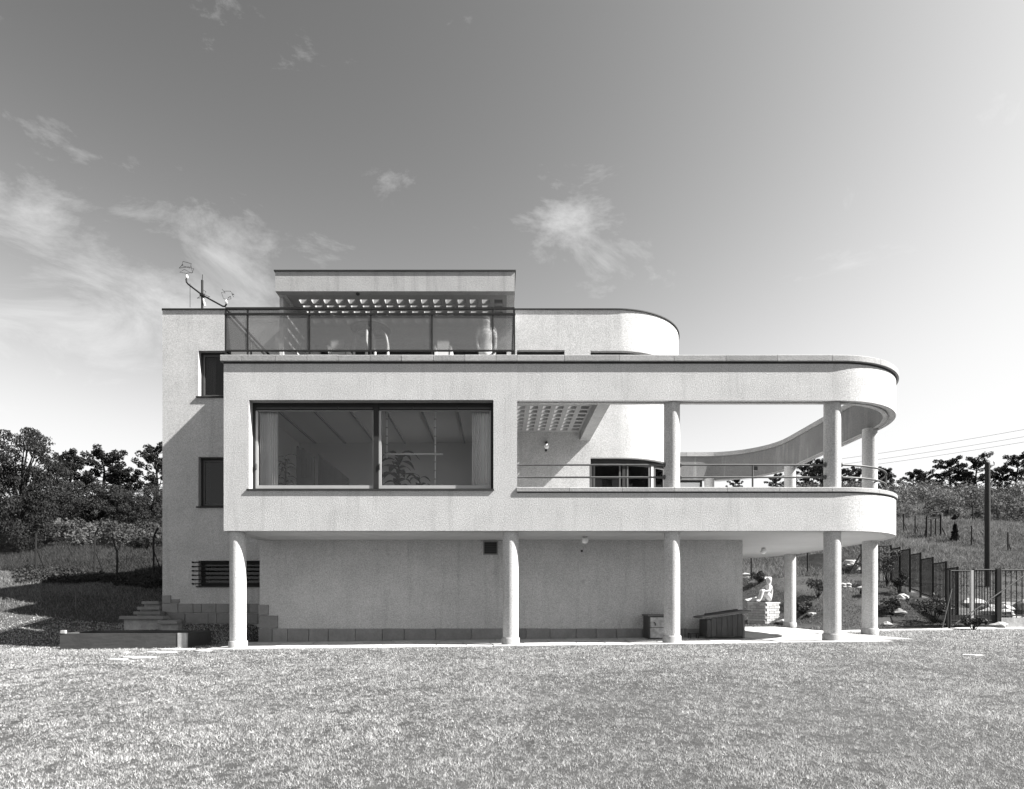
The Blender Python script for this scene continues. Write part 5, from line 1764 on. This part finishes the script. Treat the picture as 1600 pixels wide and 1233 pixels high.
E = [('pel', 'wai'), ('wai', 'che'), ('che', 'nkb'), ('nkb', 'nek'), ('nek', 'chin'), ('chin', 'hd'), ('hd', 'top'), ('pel', 'h1'), ('h1', 'k1'), ('k1', 'a1'), ('a1', 't1'),
     ('pel', 'h2'), ('h2', 'k2'), ('k2', 'a2'), ('a2', 't2'), ('che', 's1'), ('s1', 'e1'), ('e1', 'w1'), ('w1', 'p1'), ('che', 's2'), ('s2', 'e2'), ('e2', 'w2'), ('w2', 'p2')]
for s, w in (('1', -1), ('2', 1)):
    px_, py_, pz_ = J['p' + s][0]
    for k, (dx, ln) in enumerate(((-.022, .065), (-.008, .078), (.008, .075), (.022, .06))):
        J['f%d%s' % (k, s)] = ((px_ + dx, py_ - .012, pz_ - .045), .009); J['g%d%s' % (k, s)] = ((px_ + dx, py_ - .03, pz_ - .04 - ln * .7), .007)
        E += [('p' + s, 'f%d%s' % (k, s)), ('f%d%s' % (k, s), 'g%d%s' % (k, s))]
    J['th' + s] = ((px_ - w * .035, py_ - .03, pz_ - .01), .010); J['ti' + s] = ((px_ - w * .04, py_ - .05, pz_ - .04), .008)
    E += [('p' + s, 'th' + s), ('th' + s, 'ti' + s)]
J = {k: (p, (tuple(q * 1.15 for q in r) if isinstance(r, tuple) else r * (1.15 if k[0] not in 'fgt' else 1.0))) for k, (p, r) in J.items()}
skin_body('body', J, E, M['skin'], per, 'pel', 2, po)
# face
mb = MB()
mb.tube([po + Vector((0, -.092, 1.55)), po + Vector((0, -.115, 1.515)), po + Vector((0, -.09, 1.505))], [.008, .013, .009], 6)
mb.build('nose', M['skin'], per)
for sx in (-.03, .03):
    MB().lathe(tuple(po + Vector((sx, -.088, 1.548))), [(.004, -.008), (.011, 0), (.004, .008)], 10).build('eye', M['bakelite'], per)
    MB().tube([po + Vector((sx * 2.5, .0, 1.52)), po + Vector((sx * 2.75, .005, 1.565))], [.010, .014], 6).build('ear', M['skin'], per)
MB().tube([po + Vector((-.022, -.083, 1.478)), po + Vector((0, -.090, 1.474)), po + Vector((.022, -.083, 1.478))], .006, 6).build('mouth', M['hair'], per)
skin_body('hair', {'a': ((0, .01, 1.63), .095), 'b': ((0, .05, 1.59), .11), 'c': ((0, .07, 1.51), .10), 'd': ((0, .065, 1.42), .07)}, [('a', 'b'), ('b', 'c'), ('c', 'd')], M['hair'], per, 'a', 2, po)
dr = [(.155, .58), (.21, .60), (.19, .8), (.165, .93), (.13, 1.07), (.16, 1.22), (.165, 1.30), (.10, 1.375), (.06, 1.385)]
mb = MB(); mb.lathe((po.x, po.y, po.z), dr, 28)
o = mb.build('dress', M['dress'], per)
o.data.transform(Matrix.Diagonal((1.0, .72, 1, 1)))
for w in (-1, 1):
    MB().tube([po + Vector((w * .13, 0, 1.33)), po + Vector((w * .19, .0, 1.28)), po + Vector((w * .222, .012, 1.16))], [.07, .066, .058], 12).build('sleeve', M['dress'], per)

# ------------------------------------------------------------------ things seen through the living-room window
def curtain(px0, px1, d, label, z0=WZ0 - .55, z1=5.50, folds=9):
    x0 = (px0 - 780) * (CD + d) / FPX; x1 = (px1 - 780) * (CD + d) / FPX
    n = folds * 8; vs = []; fs = []
    for j, z in enumerate((z0, (z0 + z1) / 2, z1)):
        for i in range(n + 1):
            t = i / n
            vs.append((x0 + (x1 - x0) * t + .012 * math.sin(7 * t + j), d + .035 * math.sin(2 * PI * folds * t + .3 * j) + .012 * math.sin(5 * PI * folds * t * .37), z))
    for j in range(2):
        for i in range(n):
            a = j * (n + 1) + i; fs.append((a, a + 1, a + n + 2, a + n + 1))
    mb = MB(); mb.add(vs, fs, True)
    o = mb.build('curtain', M['cloth'])
    sd = o.modifiers.new('thick', 'SOLIDIFY'); sd.thickness = .004
    return tag(o, label, 'curtain', 'curtains behind the windows')
curtain(405, 434, .325, 'pale folded curtain at the left side of the living room window')
curtain(737, 770, .325, 'pale folded curtain at the right side of the living room window')
curtain(322, 337, D_MAIN + .42, 'pale curtain behind the top window of the left wing', W(0, 622, 4.5).z, W(0, 545, 4.5).z, 5)

def houseplant(px, d, ytop, spread, label, n=11, wide=.10):
    x = (px - 780) * (CD + d) / FPX; zt = EYE + (940 - ytop) * (CD + d) / FPX
    zb = Z_FLOOR + .021
    t = thing('houseplant', label, 'plant', (x, d, zb))
    MB().lathe((x, d, zb), [(.13, 0), (.17, .28), (.18, .30), (.15, .30)], 20).build('pot', M['pot'], t)
    MB().tube([(x, d, zb + .25), (x + .02, d, zb + .7 * (zt - zb)), (x, d, zt - .15)], [.022, .018, .01], 6).build('stem', M['bark'], t)
    for k in range(n):
        a = k * 2.4; z = zb + (zt - zb) * (.45 + .5 * k / n); L = spread * random.uniform(.6, 1.1)
        u = Vector((math.cos(a), math.sin(a), 0)); side = Vector((-math.sin(a), math.cos(a), 0))
        o = Vector((x, d, z)); vs = []; m = 6
        for i in range(m + 1):
            q = i / m; w = wide * math.sin(PI * min(.98, q * .9 + .08))
            c = o + u * L * q + Vector((0, 0, .35 * L * math.sin(PI * q * .7) - .45 * L * q * q))
            vs += [tuple(c - side * w), tuple(c + Vector((0, 0, -.012))), tuple(c + side * w)]
        fs = []
        for i in range(m):
            for q in range(2):
                fs.append((3 * i + q, 3 * i + q + 1, 3 * i + q + 4, 3 * i + q + 3))
        MB().add(vs, fs, True).build('leaf', M['leaf_room'], t)
houseplant(445, .85, 705, .32, 'fine-leaved houseplant beside the left curtain of the living room', 22, .03)
houseplant(622, .85, 703, .50, 'large-leaved houseplant in the right half of the living room window', 22, .10)
houseplant(655, .95, 735, .38, 'smaller houseplant right of the large one in the window', 10, .07)
# carved dark high-backed chair
cd_ = 1.3; xa = (463 - 780) * (CD + cd_) / FPX; xb = (491 - 780) * (CD + cd_) / FPX
zc = lambda y: EYE + (940 - y) * (CD + cd_) / FPX
hc = thing('carved_chair', 'dark carved high-backed chair inside the living room window', 'chair', ((xa + xb) / 2, cd_ + .3, Z_FLOOR + .021))
prof = [(xa, zc(760)), (xa, zc(698)), (xa + .04, zc(696.5)), (xa + .1, zc(701)), (xa + .17, zc(700)), (xa + .25, zc(707)), (xa + .33, zc(709)), (xb, zc(714)), (xb, zc(760))]
mb = MB(); n = len(prof)
vs = [(x, cd_, z) for x, z in prof] + [(x, cd_ + .05, z) for x, z in prof]
mb.add(vs, [tuple(range(n)), tuple(range(2 * n - 1, n - 1, -1))] + [(i, (i + 1) % n, n + (i + 1) % n, n + i) for i in range(n)])
fix_normals(mb.build('backrest', M['darkwood'], hc))
for k in range(3):
    x = xa + .07 + k * .12
    MB().box(x, x + .07, cd_ - .018, cd_ - .001, zc(745), zc(716)).build('carved_panel', M['darkwood'], hc)
MB().box(xa, xb, cd_ + .051, cd_ + .5, Z_FLOOR + .42, Z_FLOOR + .48).build('seat', M['darkwood'], hc)
for (a, c) in ((xa, cd_), (xb - .05, cd_), (xa, cd_ + .45), (xb - .05, cd_ + .45)):
    MB().box(a, a + .05, c + .001, c + .049, Z_FLOOR + .021, min(zc(760), Z_FLOOR + .419)).build('leg', M['darkwood'], hc)
# dark sideboard with a folded-down flap
sd_ = 1.7; z_ = lambda y: EYE + (940 - y) * (CD + sd_) / FPX; x_ = lambda x: (x - 780) * (CD + sd_) / FPX
pn = thing('grand_piano', 'dark piece of furniture with a slanting raised top in the living room', 'furniture', (x_(520), sd_ + .3, Z_FLOOR + .021))
fix_normals(MB().hexa([(x_(497), sd_, z_(709)), (x_(545), sd_, z_(748)), (x_(545), sd_ + .04, z_(748)), (x_(497), sd_ + .04, z_(709))][::-1],
                      [(x_(497), sd_, z_(757)), (x_(545), sd_, z_(757)), (x_(545), sd_ + .04, z_(757)), (x_(497), sd_ + .04, z_(757))]).build('raised_top', M['darkwood'], pn))
MB().box(x_(495), x_(560), sd_ + .05, sd_ + 1.2, z_(775), z_(758)).build('case', M['darkwood'], pn)
for (a, c) in ((x_(497), sd_ + .1), (x_(557), sd_ + .1), (x_(527), sd_ + 1.1)):
    MB().box(a, a + .09, c, c + .09, Z_FLOOR + .021, z_(775) - .001).build('leg', M['darkwood'], pn)
pn.name = 'sideboard'
# bowl on the window board
wb = MB().box(WX0 + .1, WX1 - .1, FY + .21, FY + .45, WZ0 - .02, WZ0 + .045).build('window_board', M['lightpaint'], house)
bx = (514 - 780) * (CD + .5) / FPX
tag(MB().lathe((bx, .5, WZ0 + .046), [(.06, 0), (.10, .07), (.105, .085), (.09, .085), (.05, .02)], 24).build('bowl', M['white']), 'small white bowl on the window board of the living room', 'bowl')
# hanging shelf on notched rods
hs = thing('rod_shelf', 'pale shelf hung on two notched rods inside the right window pane', 'shelf', ((642 - 780) * (CD + .62) / FPX, .62, WZ0 + .045))
for px, y0, y1 in ((604.5, 640, 716), (680, 636, 756)):
    x = (px - 780) * (CD + .62) / FPX; za = EYE + (940 - y1) * (CD + .62) / FPX; zb = EYE + (940 - y0) * (CD + .62) / FPX
    if px > 650: za = WZ0 + .046
    MB().tube([(x, .62, za), (x, .62, 5.54)], .016, 8).build('rod', M['white'], hs)
    for k in range(int((zb - za) / .2)):
        MB().tube([(x, .62, za + .1 + k * .2), (x, .62, za + .12 + k * .2)], .03, 8).build('collar', M['lightpaint'], hs)
xa = (601 - 780) * (CD + .62) / FPX; xb = (692 - 780) * (CD + .62) / FPX; zz = EYE + (940 - 710.5) * (CD + .62) / FPX
MB().box(xa, xb, .55, .60, zz - .014, zz + .014).build('shelf_board', M['white'], hs)
